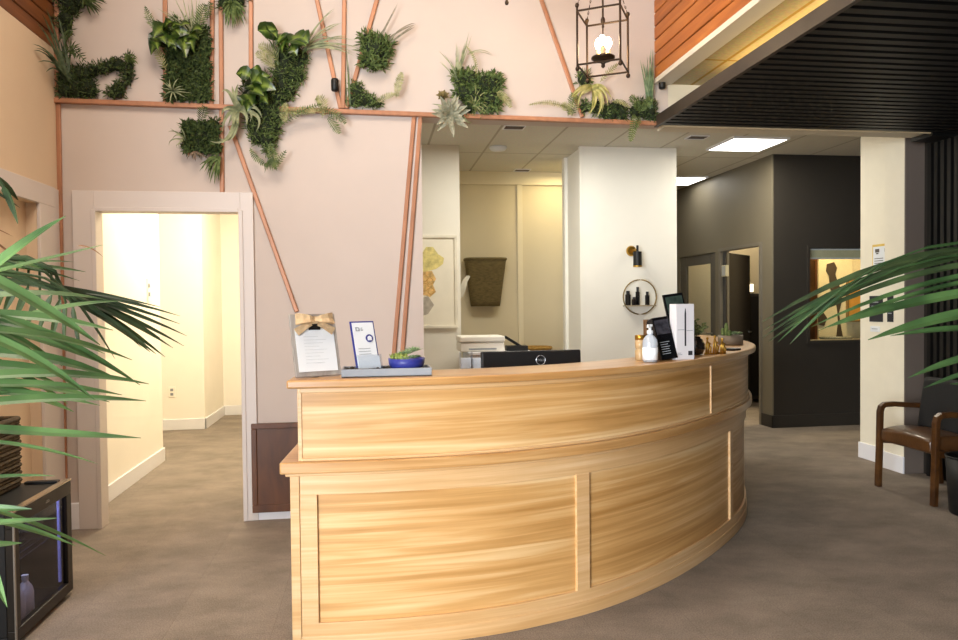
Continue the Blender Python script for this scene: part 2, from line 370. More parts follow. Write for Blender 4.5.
# office beyond
struct('ceiling_office', boxes(((-3.6, 5.02, 3.04), (7.3, 11, 3.12))), CEIL, 'white tile ceiling of the office', 'ceiling')
struct('wall_pillar', boxes(((2.16, 7.27, 0), (3.19, 8.0, 3.04))), W_WHITE, 'broad white pillar behind the desk', 'wall')
struct('wall_pillar_return', boxes(((2.125, 7.85, 0), (2.6, 7.95, 3.04)), ((2.13, 7.262, 0), (2.16, 7.32, 3.04))), W_WHITE, 'narrow white wall beside the pillar', 'wall')
struct('wall_office_strip', boxes(((-.65, 7.35, 0), (.885, 8.9, 3.04))), W_WHITE, 'white wall strip with the art print', 'wall')
struct('wall_recess', boxes(((.8, 8.8, 0), (2.7, 8.95, 3.04))), W_CREAM, 'cream back wall of the recess', 'wall')
struct('trim_4', boxes(((.885, 8.76, 2.885), (2.6, 8.8, 3.04)), ((1.775, 8.775, 0), (1.84, 8.8, 2.885))), mat('recess_trim', '#ece2c6', .6, var=.02), 'cream cornice and upright batten of the recess', 'trim')
struct('wall_outer_back', boxes(((-3.7, 10.7, 0), (7.3, 10.9, 3.1))), W_CREAM, 'far wall', 'wall')
struct('wall_outer_right', boxes(((7.2, 5.0, 0), (7.35, 10.8, 3.1)), ((4.6, 5.1, 0), (7.3, 5.262, 3.1))), W_DARK, 'far side wall', 'wall')  # unseen outer walls, put in to keep the sky out
struct('wall_outer_left', boxes(((-3.7, 5.0, 0), (-3.55, 10.8, 3.1)), ((-3.7, 5.02, 0), (-2.0, 5.12, 3.1))), W_HALL, 'far side wall of the hall', 'wall')  # unseen enclosure on this side too, put in against sky light
# charcoal room
struct('wall_charcoal_front', boxes(((4.40, 7.45, 0), (4.83, 7.57, 3.04)), ((5.95, 7.45, 0), (7.2, 7.57, 3.04)), ((4.83, 7.45, 0), (5.95, 7.57, .965)), ((4.83, 7.45, 2.005), (5.95, 7.57, 3.04))), W_BLACK, 'near black front wall with a window', 'wall')
struct('wall_charcoal_side', boxes(((4.385, 7.452, 0), (4.40, 7.57, 3.04)), ((4.385, 7.57, 0), (4.5, 7.69, 3.04)), ((4.385, 7.69, 2.055), (4.5, 8.65, 3.04)), ((4.385, 8.65, 0), (4.5, 8.80, 3.04)), ((4.385, 9.9, 0), (4.5, 10.7, 3.04)), ((4.385, 8.80, 2.055), (4.5, 9.9, 3.04))), W_DARK, 'charcoal side wall with two doors', 'wall')
struct('baseboard_charcoal', boxes(((4.37, 7.43, 0), (7.2, 7.45, .14)), ((4.37, 7.43, 0), (4.385, 7.67, .14))), W_BLACK, 'black baseboard', 'baseboard', bevel=.005)
struct('trim_5', boxes(((4.365, 7.66, 0), (4.385, 7.70, 2.05)), ((4.365, 8.64, 0), (4.385, 8.68, 2.05)), ((4.365, 7.66, 2.05), (4.385, 8.68, 2.09))), mat('door_frame_grey', '#6d675c', .4, var=.03), 'grey frame of the open doorway', 'trim')
m_ = mat('door_leaf_charcoal', '#55514a', .45, var=.03)
w1 = struct('door_1', boxes(((4.40, 8.80, 0), (4.445, 8.97, 2.05)), ((4.40, 9.73, 0), (4.445, 9.9, 2.05)), ((4.40, 8.97, 1.92), (4.445, 9.73, 2.05)), ((4.40, 8.97, 0), (4.445, 9.73, .28))), m_, 'charcoal glazed door', 'door', bevel=.004)
MB().box((4.418, 8.97, .28), (4.426, 9.73, 1.92)).build('pane', GLASS, w1)
MB().tube([(4.39, 8.90, 1.0), (4.36, 8.90, 1.0), (4.36, 9.02, 1.0)], .009).build('handle', STEEL, w1)
mb = MB(); mb.T = Matrix.Translation((4.42, 8.63, 0)) @ Matrix.Rotation(rad(43), 4, 'Z')
mb.box((0, -.02, .01), (.93, .02, 2.04)); w2 = struct('door_2', mb, W_BLACK, 'black door leaf standing open', 'door', bevel=.004)
mb = MB(); mb.T = Matrix.Translation((4.42, 8.63, 0)) @ Matrix.Rotation(rad(43), 4, 'Z')
mb.tube([(.86, -.02, 1), (.86, -.06, 1), (.76, -.06, 1)], .009); mb.build('handle', STEEL, w2)
# the charcoal room's window
wn = struct('window_1', boxes(((4.80, 7.435, .935), (4.83, 7.575, 2.035)), ((5.95, 7.435, .935), (5.98, 7.575, 2.035)), ((4.83, 7.435, 2.005), (5.95, 7.575, 2.035)), ((4.83, 7.435, .935), (5.95, 7.575, .965))), W_BLACK, 'black framed interior window', 'window')
MB().box((4.83, 7.51, .965), (5.95, 7.516, 2.005)).build('pane', GLASS, wn)
MB().box((4.83, 7.44, .965), (5.95, 7.50, .975)).build('sill', mat('sill_tan', '#8d7c58', .5), wn)
# hall
struct('wall_hall_left', boxes(((-2.1, 5.02, 0), (-1.94, 6.965, 3.04)), ((-3.6, 6.85, 0), (-2.1, 6.965, 3.04))), W_HALL, 'bright left wall of the hall', 'wall')
struct('wall_hall_end', boxes(((-3.6, 8.7, 0), (-1.955, 9.75, 3.04)), ((-1.955, 9.75, 0), (-.6, 9.9, 3.04))), W_HALL, 'stepped end wall of the hall', 'wall')
struct('wall_hall_right', boxes(((-.8, 5.02, 0), (-.65, 9.8, 3.04))), W_HALL, 'right wall of the hall', 'wall')
struct('baseboard_hall', boxes(((-1.94, 5.02, 0), (-1.925, 6.98, .125)), ((-3.5, 8.685, 0), (-1.94, 8.70, .125)), ((-1.955, 8.685, 0), (-1.94, 9.75, .125)), ((-1.94, 9.735, 0), (-.8, 9.75, .125)), ((-2.1, 6.965, 0), (-1.925, 6.98, .125))), TRIM, 'white baseboards of the hall', 'baseboard', bevel=.004)
# casing of the hall opening: stepped flat boards
struct('trim_6', boxes(((-1.885, WY-.022, 0), (-1.757, WY, 2.165)), ((-.857, WY-.022, 0), (-.775, WY, 2.165)), ((-1.757, WY-.022, 2.046), (-.857, WY, 2.165)), ((-1.772, WY-.03, 0), (-1.745, 5.022, 2.046)), ((-.869, WY-.03, 0), (-.842, 5.022, 2.046)), ((-1.745, WY-.03, 2.034), (-.869, 5.022, 2.06))), CASE, 'white casing round the hall opening', 'trim', bevel=.003)
struct('baseboard_back', boxes(((-.775, WY-.018, 0), (.335, WY, .05)), ((-1.97, WY-.018, 0), (-1.885, WY, .17)), ((.335, WY-.018, 0), (.352, 5.13, .05))), TRIM, 'white baseboard of the strip wall', 'baseboard', bevel=.003)
# casing in the left wall
struct('trim_7', boxes(((-1.97, 4.612, 0), (-1.95, 4.83, 2.045)), ((-1.97, 3.35, 2.045), (-1.95, 4.83, 2.168)), ((-1.97, 3.35, 0), (-1.95, 3.55, 2.045)), ((-1.97, 4.83, 0), (-1.962, 4.925, 2.168))), CASE, 'white casing of the recess in the tan wall', 'trim', bevel=.004)
# unseen storefront behind the camera, widened leftward to bring daylight from that side
struct('wall_front', boxes(((-2.2, -3.4, 3.1), (4.6, -3.25, TOP)), ((-5.6, -3.4, 0), (0.0, -3.25, .12)), ((-5.6, -3.4, 2.95), (-2.2, -3.25, 3.1))), W_WHITE, 'front wall', 'wall')
struct('wall_front_right', boxes(((0.0, -3.4, 0), (4.6, -3.25, 3.1))), W_BLACK, 'unseen front wall at the right, black to cut bounced daylight', 'wall')  # unseen wall, closed and blackened to keep daylight off the right side
mb = boxes(*[((x-.03, -3.36, .12), (x+.03, -3.29, 3.1)) for x in (-5.45, -4.3, -3.15, -2.1, -1.05, -.03)])
struct('window_2', mb, IRON, 'storefront window frame', 'window')

# ------------------------------------------------------------------ reception desk (curved)
CTRL = [(-.345,3.0),(-.1,2.985),(.15,2.985),(.4,3.005),(.65,3.055),(1.0,3.175),(1.36,3.38),(1.7,3.64),(2.0,3.92),(2.27,4.22),(2.49,4.56),(2.66,4.95),(2.77,5.38),(2.81,5.8),(2.8,6.1)]
def catmull(P, per=10):
    P = [V((p[0], p[1], 0)) for p in P]; P = [P[0]*2-P[1]]+P+[P[-1]*2-P[-2]]; out = []
    for i in range(1, len(P)-2):
        for k in range(per):
            t = k/per; a, b, c, d = P[i-1:i+3]
            out.append(.5*((2*b)+(c-a)*t+(2*a-5*b+4*c-d)*t*t+(3*b-a-3*c+d)*t**3))
    out.append(P[-2]); return out
CV = catmull(CTRL)
CS = [0.]
for i in range(1, len(CV)): CS.append(CS[-1]+(CV[i]-CV[i-1]).length)
SL = CS[-1]
def cpt(s, off=0.):
    s = min(max(s, -.5), SL+.5)
    if s <= 0: i = 0
    elif s >= SL: i = len(CV)-2
    else: i = max(k for k in range(len(CV)-1) if CS[k] <= s)
    t = (s-CS[i])/(CS[i+1]-CS[i]); p = CV[i].lerp(CV[i+1], t) if 0 <= t <= 1 else CV[i]+(CV[i+1]-CV[i])*t
    a = CV[max(i-1, 0)]; b = CV[min(i+2, len(CV)-1)]
    d = (b-a).normalized(); n = V((d.y, -d.x, 0))
    return p+n*off
def s_at(x):                       # arc length where the front line passes x
    k = min(range(60, len(CV)) if x > 2.0 else range(len(CV)), key=lambda i: abs(CV[i].x-x) + (9 if CV[i].y > 5 else 0)); return CS[k]
def band(mb, s0, s1, o0, o1, z0, z1, step=.05, uo=0):
    """a curved board from s0 to s1, its faces o0 and o1 outward of the front line"""
    n = max(1, int((s1-s0)/step)); ss = [s0+(s1-s0)*i/n for i in range(n+1)]
    vs = []; fs = []; uvs = []
    for s in ss:
        a, b = cpt(s, o0), cpt(s, o1)
        vs += [(a.x,a.y,z0),(b.x,b.y,z0),(b.x,b.y,z1),(a.x,a.y,z1)]
    for i in range(n):
        for j in range(4):
            k = (j+1) % 4; fs.append((4*i+j, 4*i+4+j, 4*i+4+k, 4*i+k))
            c = [(o0, z0), (o1, z0), (o1, z1), (o0, z1)]
            w = lambda q: c[q][1]+c[q][0]+uo
            uvs.append([(ss[i]+uo, w(j)), (ss[i+1]+uo, w(j)), (ss[i+1]+uo, w(k)), (ss[i]+uo, w(k))])
    fs += [(0,1,2,3), (4*n+3,4*n+2,4*n+1,4*n)]
    uvs += [[(o0, z0), (o1, z0), (o1, z1), (o0, z1)], [(o0, z1), (o1, z1), (o1, z0), (o0, z0)]]
    return mb.add(vs, fs, uvs)
desk = thing('reception_desk', 'long curved pale wood reception desk with raised transaction counter', 'reception desk', (1.1, 3.6, 0))
sA, sB, sC = s_at(.93), s_at(2.10), s_at(1.83)
mb = MB(); band(mb, .0, SL, -.62, -.012, .0, .733); mb.build('lower_panel', DESK, desk)
mb = MB()
band(mb, -.002, .035, -.63, .006, 0, .733, uo=3)                     # end post
band(mb, .035, SL, -.02, .0, 0, .115, uo=1); band(mb, .035, SL, -.02, .004, 0, .062, uo=2)
mb.build('base_rail', DESKF, desk, bevel=.002)
mb = MB(); band(mb, .035, SL, -.02, .0, .645, .733, uo=5); mb.build('top_rail', DESKF, desk, bevel=.002)
for a, b in ((.035, .105), (sA-.037, sA+.037), (sB-.03, sB+.03), (SL-.2, SL-.13)):
    mb = MB(); band(mb, a, b, -.02, .0005,   .113, .646, uo=a*7); mb.build('stile', DESKF, desk, bevel=.002)
mb = MB(); band(mb, -.037, SL+.02, -.72, .038, .74, .788, uo=2); mb.build('worktop', DESKT, desk, bevel=.006)
mb = MB(); band(mb, -.02, SL+.01, -.40, .010, .724, .741); mb.build('worktop_molding', DESKF, desk, bevel=.004)
mb = MB(); band(mb, .045, SL, -.08, .014, .788, 1.086, uo=4); mb.build('riser_panel', DESK, desk, bevel=.002)
mb = MB(); band(mb, .045, SL, -.0, .022, .788, .801, uo=4); band(mb, .045, SL, -.0, .024, 1.066, 1.089, uo=5); mb.build('riser_molding', DESKF, desk, bevel=.004)
mb = MB(); band(mb, .035, .052, -.08, .018, .788, 1.086, uo=9); mb.build('riser_end_post', DESKF, desk, bevel=.002)
mb = MB(); band(mb, sC-.009, sC+.009, -.0, .021, .801, 1.067, uo=9); mb.build('riser_batten', DESKF, desk, bevel=.003)
mb = MB(); band(mb, -.0, SL+.03, -.27, .062, 1.088, 1.122, uo=6); mb.build('counter_top', DESKT, desk, bevel=.007)
CT = 1.1225      # counter top height
WT = .7885

def ctop(x, y, Z=CT):     # keep a short name for points on the counter
    return V((x, y, Z))

# ------------------------------------------------------------------ things on the counter
def XF(loc, yawd=0, lean=0, roll=0):
    """local frame: x right, y back, z up; faces -y; lean tips the top backward"""
    return Matrix.Translation(loc) @ Matrix.Rotation(rad(yawd), 4, 'Z') @ Matrix.Rotation(rad(-lean), 4, 'X') @ Matrix.Rotation(rad(roll), 4, 'Y')
BOARD = wood('weathered_grey_wood', '#8a837c', '#9b948d', '#aaa49c', .7, use_uv=False, gs=(30, 4, 3))
BURLAP = mat('burlap_ribbon', '#cdb088', .9, var=.15, scale=60, bump=.4)
L0 = V((-.226, 3.03, CT))
t = thing('clipboard_frame', 'grey wooden clip frame holding a white sheet, tan burlap bow', 'clipboard frame', L0)
T = XF(L0+V((0, 0, .006)), 24, 17)
def tb(*bs):
    m = MB(); m.T = T
    for a, b in bs: m.box(a, b)
    return m
tb(((-.098, 0, 0), (.098, .014, .268))).build('board', BOARD, t, bevel=.003)
tb(((-.083, -.004, .020), (.083, -.001, .205))).build('paper_sheet', PAPER, t)
m = MB(); m.T = T
for i in range(9): m.box((-.05, -.005, .055+i*.014), (.03+.02*math.sin(i*2.1), -.0042, .057+i*.014))
m.build('text_lines', mat('pale_ink', '#c9cfd2', .8), t)
m = MB(); m.T = T
for sx in (-1, 1):                       # two full bow loops and two tails
    for k in range(2):
        y_ = -.012-.014*k
        m.ribbon([(0, y_, .234), (sx*.025, y_-.012, .235), (sx*.055, y_-.010, .237), (sx*.078, y_, .238)], .05, V((0, -1, .1)), prof=lambda f: .3+.7*f**.7, fold=.25)
    m.ribbon([(0, -.012, .230), (sx*.03, -.016, .216), (sx*.055, -.012, .202), (sx*.080, -.010, .186)], .034, V((0, -1, 0)), prof=lambda f: .6+.4*f, fold=.1)
m.box((-.013, -.026, .219), (.013, -.002, .248)); m.build('burlap_bow', BURLAP, t, solid=.002)
m = MB(); m.T = T
m.box((-.024, -.012, .196), (.024, 0, .208)); m.box((-.012, -.016, .204), (.012, -.004, .224)); m.tube([(-.012, -.014, .222), (0, -.018, .232), (.012, -.014, .222)], .003)
m.build('clip', BLACK, t)
m = MB(); m.T = T; m.prism([(.012, .0), (.012, .17), (.085, .0)], 'X', -.004, .004); m.build('easel_strut', BOARD, t)

TRAYG = mat('grey_tray', '#8f949a', .5, metal=.2, var=.05)
t = thing('serving_tray', 'long shallow grey tray with dark pebbles near the left end of the counter', 'tray', (.05, 3.05, CT))
m = MB(); x0, x1, y0, y1, h = -.135, .235, 2.985, 3.145, .034
for b in (((x0, y0, CT), (x1, y1, CT+.006)), ((x0, y0, CT), (x1, y0+.008, CT+h)), ((x0, y1-.008, CT), (x1, y1, CT+h)), ((x0, y0+.008, CT), (x0+.008, y1-.008, CT+h)), ((x1-.008, y0+.008, CT), (x1, y1-.008, CT+h))): m.box(*b)
m.build('tray_body', TRAYG, t, bevel=.002)
m = MB()
for i in range(150):
    m.ball((random.uniform(x0+.018, x1-.018), random.uniform(y0+.018, y1-.018), CT+.010+random.random()*.022), random.uniform(.007, .011), 6, (1, 1, .7))
o = m.build('pebbles', mat('dark_pebbles', '#3a3530', .7, var=.5, scale=40), t, smooth=True); o['kind'] = 'stuff'
# brochure holder in the tray
BLUE = mat('cobalt_blue', '#2c3484', .4, var=.05)
L0 = V((-.022, 3.055, CT+.026))
t = thing('brochure_holder', 'blue framed acrylic brochure holder standing in the grey tray', 'brochure holder', L0)
T = XF(L0, 28, 17)
ACR = pane_glass('acrylic', (.93, .95, .97))
tb(((-.056, .004, .0), (.056, .008, .212))).build('backing', BLUE, t)
tb(((-.049, .000, .006), (.049, .003, .205))).build('brochure', PAPER, t)
tb(((-.058, -.018, .0), (.058, -.015, .06)), ((-.058, -.015, 0), (-.055, .008, .06)), ((.055, -.015, 0), (.058, .008, .06)), ((-.058, -.018, -.003), (.058, .012, .0))).build('pocket', ACR, t)
tb(((-.05, -.012, .002), (.05, -.004, .055))).build('card_stack', PAPER, t)
m = MB(); m.T = T; m.lathe((.022, -.002, .135), [(.0, -.001), (.017, -.001), (.017, .002), (.0, .002)], 20, 'Y'); m.build('round_logo', BLUE, t)
m = MB(); m.T = T; m.lathe((.022, -.0035, .135), [(.0, -.0005), (.010, -.0005), (.010, .001), (.0, .001)], 16, 'Y'); m.box((.012, -.004, .125), (.032, -.003, .129)); m.build('logo_center', PAPER, t)
m = MB(); m.T = T
m.box((-.036, -.0015, .168), (-.032, .0005, .185)); m.box((-.032, -.0015, .182), (-.022, .0005, .185)); m.box((-.022, -.0015, .168), (-.018, .0005, .183)); m.box((-.032, -.0015, .168), (-.022, .0005, .171)); m.box((-.012, -.0015, .170), (-.002, .0005, .174)); m.box((-.012, -.0015, .179), (-.004, .0005, .182))
for i in range(3): m.box((-.036, -.0015, .09-.012*i), (.02, .0005, .092-.012*i))
m.build('letter_logo', INK, t)
# blue bowl of succulents
L0 = V((.135, 3.068, CT+.018))
t = thing('succulent_bowl', 'shallow cobalt blue bowl of small succulents in the grey tray', 'potted succulents', L0)
m = MB(); m.lathe(L0, [(.052, 0), (.066, .006), (.076, .03), (.078, .052), (.072, .052), (.069, .036), (.0, .034)], 32); m.build('bowl', BLUE, t, smooth=True)
SUC = leafmat('succulent_green', '#6d8a5e', '#a9bd92', .5, 60)
SUCY = leafmat('sedum_yellow_green', '#7d8c35', '#b5bf60', .5, 60)
SUCG = leafmat('succulent_grey', '#8f937d', '#bdb8a0', .55, 40)
def rosette(m, c, r, n=3, axis=V((0, 0, 1)), wid=.42):
    c = V(c); axis = axis.normalized(); a = axis.orthogonal().normalized(); b = axis.cross(a)
    for ring in range(n):
        k = 7-ring
        for i in range(k):
            q = 2*PI*(i+.5*ring)/k+ring*.4; el = .25+.9*ring/n
            d = (a*math.cos(q)+b*math.sin(q))*math.cos(el)+axis*math.sin(el)
            L = r*(1-.22*ring)
            m.ribbon([c, c+d*L*.5+axis*r*.03, c+d*L+axis*r*.12], L*wid, axis, fold=.5, prof=lambda f: .5+.55*math.sin(PI*f) if f < .95 else .15)
m = MB()
for i in range(7):
    q = 2*PI*i/7; rosette(m, L0+V((.045*math.cos(q), .045*math.sin(q), .045+.008*random.random())), random.uniform(.022, .034))
rosette(m, L0+V((.0, 0, .066)), .04); rosette(m, L0+V((.03, -.015, .078)), .042); rosette(m, L0+V((-.03, .01, .06)), .032)
m.build('succulents', SUC, t)
m = MB()
for i in range(40): 
    p = L0+V((random.gauss(-.035, .018), random.gauss(-.02, .02), .04)); m.ribbon([p, p+V((random.gauss(0, .006), random.gauss(0, .006), .02)), p+V((random.gauss(0, .012), random.gauss(0, .012), .035))], .008, V((0, -1, 0)))
m.build('sedum', SUCY, t)

# monitor on the inner desk
L0 = V((.80, 3.60, WT-.0))
t = thing('computer_monitor', 'black computer monitor seen from behind above the counter', 'monitor', L0)
T = XF(L0, 4, 4)
m = MB(); m.T = T; m.box((-.265, -.018, .10), (.265, .018, .388)); m.build('display_housing', BLACK, t, bevel=.008)
m = MB(); m.T = T; m.box((-.16, -.035, .16), (.16, -.015, .29)); m.build('rear_bulge', BLACK, t, bevel=.012)
m = MB(); m.T = T; m.box((-.04, -.06, .01), (.04, -.03, .30)); m.build('stand_neck', BLACK, t, bevel=.006)
m = MB(); m.T = XF(L0, 4); m.box((-.12, -.12, 0), (.12, .09, .014)); m.build('stand_base', BLACK, t, bevel=.005)
m = MB(); m.T = T; m.box((-.258, .0165, .11), (.258, .0195, .381)); m.build('screen', mat('dark_screen', '#0c0d10', .15), t)
LOGO = mat('silver_logo', '#b9bcc0', .3, metal=.6, var=.02)
m = MB(); m.T = T @ Matrix.Translation((.045, -.0195, .338))
m.tube([(.024*math.cos(2*PI*k/28), 0, .024*math.sin(2*PI*k/28)) for k in range(29)], .0017, 6); lg = m.build('logo_ring', LOGO, t)
lt = text('logo_lettering', 'DELL', .0165, (0, 0, 0), (0, 0, 0), LOGO, t)
lt.matrix_local = Matrix.Translation(-V(ORG[t.name])) @ T @ Matrix.Translation((.045, -.0195, .338)) @ Matrix.Rotation(PI/2, 4, 'X')

# bottle, displays, vase ... toward the right of the counter
L0 = V((1.35, 3.40, CT))
t = thing('sanitizer_bottle', 'clear pump bottle of sanitizer with a pale label', 'pump bottle', L0)
m = MB(); m.lathe(L0, [(.030, 0), (.036, .004), (.037, .02), (.037, .095), (.034, .112), (.022, .128), (.013, .134), (.013, .142), (.0, .142)], 28); m.build('bottle', mat('frosted_bottle', '#dfe8f2', .15, var=.02, trans=.55), t, smooth=True)
m = MB(); m.lathe(L0, [(.0376, .012), (.0378, .012), (.0378, .072), (.0376, .072)], 28); m.build('bottle_label', mat('pale_label', '#eef3f8', .6, var=.05, scale=40), t, smooth=True)
m = MB(); m.lathe(L0, [(.015, .140), (.015, .156), (.007, .158), (.007, .175), (.013, .176), (.013, .186), (0, .186)], 18); m.tube([L0+V((0, 0, .181)), L0+V((-.02, -.025, .182)), L0+V((-.024, -.031, .172))], .005); m.build('pump', PAPER, t, smooth=True)
L0 = V((1.345, 3.52, CT))
t = thing('cosmetic_jar', 'small gold lidded jar stack half hidden behind the clear pump bottle', 'jar', L0)
m = MB(); m.lathe(L0, [(.024, 0), (.026, .003), (.026, .05), (.022, .055), (.022, .06), (.026, .063), (.026, .105), (.0, .107)], 20); m.build('jar_body', mat('tan_jar', '#b79a70', .3, var=.1), t, smooth=True)
m = MB(); m.lathe(L0, [(.027, .105), (.027, .128), (.0, .13)], 20); m.build('jar_lid', GOLD, t, smooth=True)
L0 = V((1.48, 3.46, CT))
t = thing('product_display', 'glossy black product box leaning beside the clear pump bottle', 'display box', L0)
GB = mat('gloss_black_box', '#0f0f11', .15, var=.2)
T = XF(L0+V((0, 0, .008)), 8, 14, -7)
tb(((-.048, 0, 0), (.048, .05, .22))).build('box', GB, t, bevel=.003)
tb(((-.04, -.0015, .13), (.04, .0005, .205))).build('window_panel', mat('dark_print', '#35343a', .25, var=.5, scale=40), t)
m = MB(); m.T = T
for i in range(6): m.box((-.034, -.0025, .028+.012*i), (.012+.01*math.sin(3*i), 0, .031+.012*i))
m.build('print_lines', INK, t)
L0 = V((1.43, 3.60, CT))
t = thing('brown_carton', 'small brown carton standing behind the leaning black product box', 'carton', L0)
m = MB(); m.box(L0+V((-.022, 0, 0)), L0+V((.022, .04, .205))); m.build('carton', mat('brown_card', '#6b4a2a', .5, var=.2), t, bevel=.002)
m = MB(); m.box(L0+V((-.018, -.0015, .155)), L0+V((.018, .001, .195))); m.build('carton_label', GB, t)
L0 = V((1.575, 3.49, CT))
t = thing('pen_box', 'tall white box with a black pen pictured on its front', 'product box', L0)
T = XF(L0, 14)
WBOX = mat('white_card_box', '#d8d4d6', .5, var=.02)
tb(((-.056, 0, 0), (.056, .055, .285))).build('box', WBOX, t, bevel=.0015)
m = MB(); m.T = T; m.box((-.0045, -.0015, .07), (.0045, .001, .235)); m.prism([(-.0045, .235), (.0045, .235), (.0012, .262), (-.0012, .262)], 'Y', -.0015, .001); m.build('pen_picture', INKD, t)
m = MB(); m.T = T; m.box((.018, -.0015, .022), (.044, .001, .044)); m.build('black_patch', INKD, t)
m = MB(); m.T = T; m.box((-.046, -.0012, .152), (-.008, .001, .155)); m.box((.008, -.0012, .147), (.046, .001, .15)); m.box((-.046, -.0012, .025), (-.02, .001, .028)); m.box((-.046, -.0012, .033), (-.026, .001, .036)); m.build('print_lines', INK, t)
L0 = V((1.645, 3.63, CT))
t = thing('tablet_display', 'black framed display card tilted behind the tall white pen box', 'display card', L0)
T = XF(L0+V((0, 0, .006)), 5, 12, -7)
tb(((-.06, 0, 0), (.06,   .012, .345))).build('frame', GB, t, bevel=.003)
tb(((-.05, -.0015, .04), (.05, .001, .33))).build('card', mat('dark_card', '#2f3a34', .2, var=.5, scale=30), t)
L0 = V((1.77, 3.80, CT))
t = thing('glass_vase', 'round dark glass vase of green sprigs to the right of the pen box', 'vase', L0)
m = MB(); m.lathe(L0, [(.028, 0), (.045, .008), (.056, .035), (.055, .06), (.042, .085), (.03, .094), (.033, .102), (.028, .102), (.025, .09), (0, .085)], 28); m.build('vase_body', mat('smoky_glass', '#2c2622', .08, var=.1, coat=.6), t, smooth=True)
SPRIG = leafmat('sprig_green', '#43502e', '#7d8a52', .5, 60)
m = MB()
for i in range(26):
    a = random.uniform(0, 2*PI); r = random.uniform(.02, .08); h = random.uniform(.12, .2); p = L0+V((0, 0, .09)); q = L0+V((r*math.cos(a), r*math.sin(a), h))
    m.tube([p, (p+q)/2+V((0, 0, .01)), q], .0012, 4)
    for k in range(5):
        b = p.lerp(q, .45+.13*k); d = V((random.gauss(0, 1), random.gauss(0, 1), random.gauss(.3, .6))).normalized()*.028; m.ribbon([b, b+d*.5, b+d], .013, V((0, -1, .3)))
m.build('sprigs', SPRIG, t)
L0 = V((1.90, 3.80, CT))
t = thing('gold_ornament', 'small cluster of gold looped figures on the counter', 'ornament', L0)
m = MB()
for i in range(6):
    x = -.055+.022*i; hh = (.085, .055, .095, .06, .08, .05)[i]
    m.tube([L0+V((x-.008, .02*(i % 2), .001)), L0+V((x-.006, .02*(i % 2), hh*.6)), L0+V((x, .02*(i % 2), hh)), L0+V((x+.008, .02*(i % 2), hh*.7)), L0+V((x+.004, .02*(i % 2), .001))], .0055, 7)
    m.ball(L0+V((x, .02*(i % 2), hh+.004)), .008, 8)
m.tube([L0+V((-.07, 0, .005)), L0+V((.07, .03, .005))], .006, 6); m.build('gold_figures', GOLD, t, smooth=True)
L0 = V((2.14, 4.08, CT))
o = MB(); o.T = XF(L0, 40); o.box((-.05, -.035, 0), (.05, .035, .012)); tag(o.build('card_reader', BLACK, bevel=.003), 'flat black card reader lying between gold ornament and round planter', 'card reader')
L0 = V((2.40, 4.60, CT))
t = thing('succulent_planter', 'round grey planter of cactus and succulents at the far right end of the counter', 'planter', L0)
m = MB(); m.lathe(L0, [(.074, 0), (.081, .004), (.083, .065), (.076, .065), (.074, .052), (0, .05)], 30); m.build('planter_pot', mat('bronze_grey_pot', '#7d7263', .5, metal=.3, var=.1), t, smooth=True)
m = MB()
for dx, dy, h, r in ((-.03, 0, .10, .013), (-.045, .02, .065, .012), (-.015, -.02, .05, .012)): m.lathe(L0+V((dx, dy, .05)), [(r*.8, 0), (r, h*.3), (r, h*.75), (r*.6, h*.96), (0, h)], 12)
m.build('cactus', leafmat('cactus_green', '#56703a', '#7f9355', .6, 50), t, smooth=True)
m = MB()
for i in range(6): rosette(m, L0+V((.02+.04*random.random()*math.cos(i), .045*math.sin(i), .07)), random.uniform(.026, .04))
m.build('succulents', SUC, t)

# small black lamp-like spray bottle behind counter omitted; back office furniture
t = thing('white_credenza', 'white cabinet against the wall strip behind the desk', 'cabinet', (1.2, 7.05, 0))
m = MB(); m.box((.90, 6.8, .06), (1.5, 7.33, .93)); m.build('carcass', TRIM, t, bevel=.004)
m = MB(); m.box((.885, 6.78, .93), (1.515, 7.34, .955)); m.build('cabinet_top', TRIM, t, bevel=.003)
for k in range(2):
    m = MB(); m.box((.91+.295*k, 6.782, .1), (1.195+.295*k, 6.8, .91)); d = m.build('cabinet_door', CASE, t, bevel=.002)
    m = MB(); m.tube([(1.16+.09*k, 6.782, .6), (1.16+.09*k, 6.76, .6), (1.16+.09*k, 6.76, .72), (1.16+.09*k, 6.782, .72)], .005); m.build('handle', STEEL, d)
m = MB(); m.box((.93, 6.84, 0), (1.47, 7.3, .06)); m.build('plinth', W_GREY, t)
P0 = at(481, 350, 7.0)
t = thing('desktop_printer', 'white desktop printer on the white cabinet behind the monitor', 'printer', (P0.x, 7.0, .955))
m = MB(); m.box((P0.x-.22, 6.86, .955), (P0.x+.21, 7.2, 1.045)); m.build('printer_body', mat('printer_white', '#f1eee6', .5, var=.01), t, bevel=.012)
m = MB(); m.box((P0.x-.225, 6.85, 1.05), (P0.x+.215, 7.21, 1.105)); m.build('scanner_lid', MATS['printer_white'], t, bevel=.012)
m = MB(); m.box((P0.x-.14, 6.852, .975), (P0.x+.13, 6.866, .99)); m.build('paper_slot', INK, t)
t = thing('phone_stand', 'black angled phone stand at the right of the white printer', 'phone stand', (P0.x+.33, 6.95, .955))
m = MB(); m.T = XF((P0.x+.33, 6.95, .955)); m.box((-.09, -.06, 0), (.12, .06, .05)); m.build('stand_base', BLACK, t, bevel=.006)
m = MB(); m.T = Matrix.Translation((P0.x+.33, 6.95, 1.03)) @ Matrix.Rotation(rad(32), 4, 'Y'); m.box((-.12, -.03, -.012), (.12, .03, .014)); m.build('handset', BLACK, t, bevel=.008)
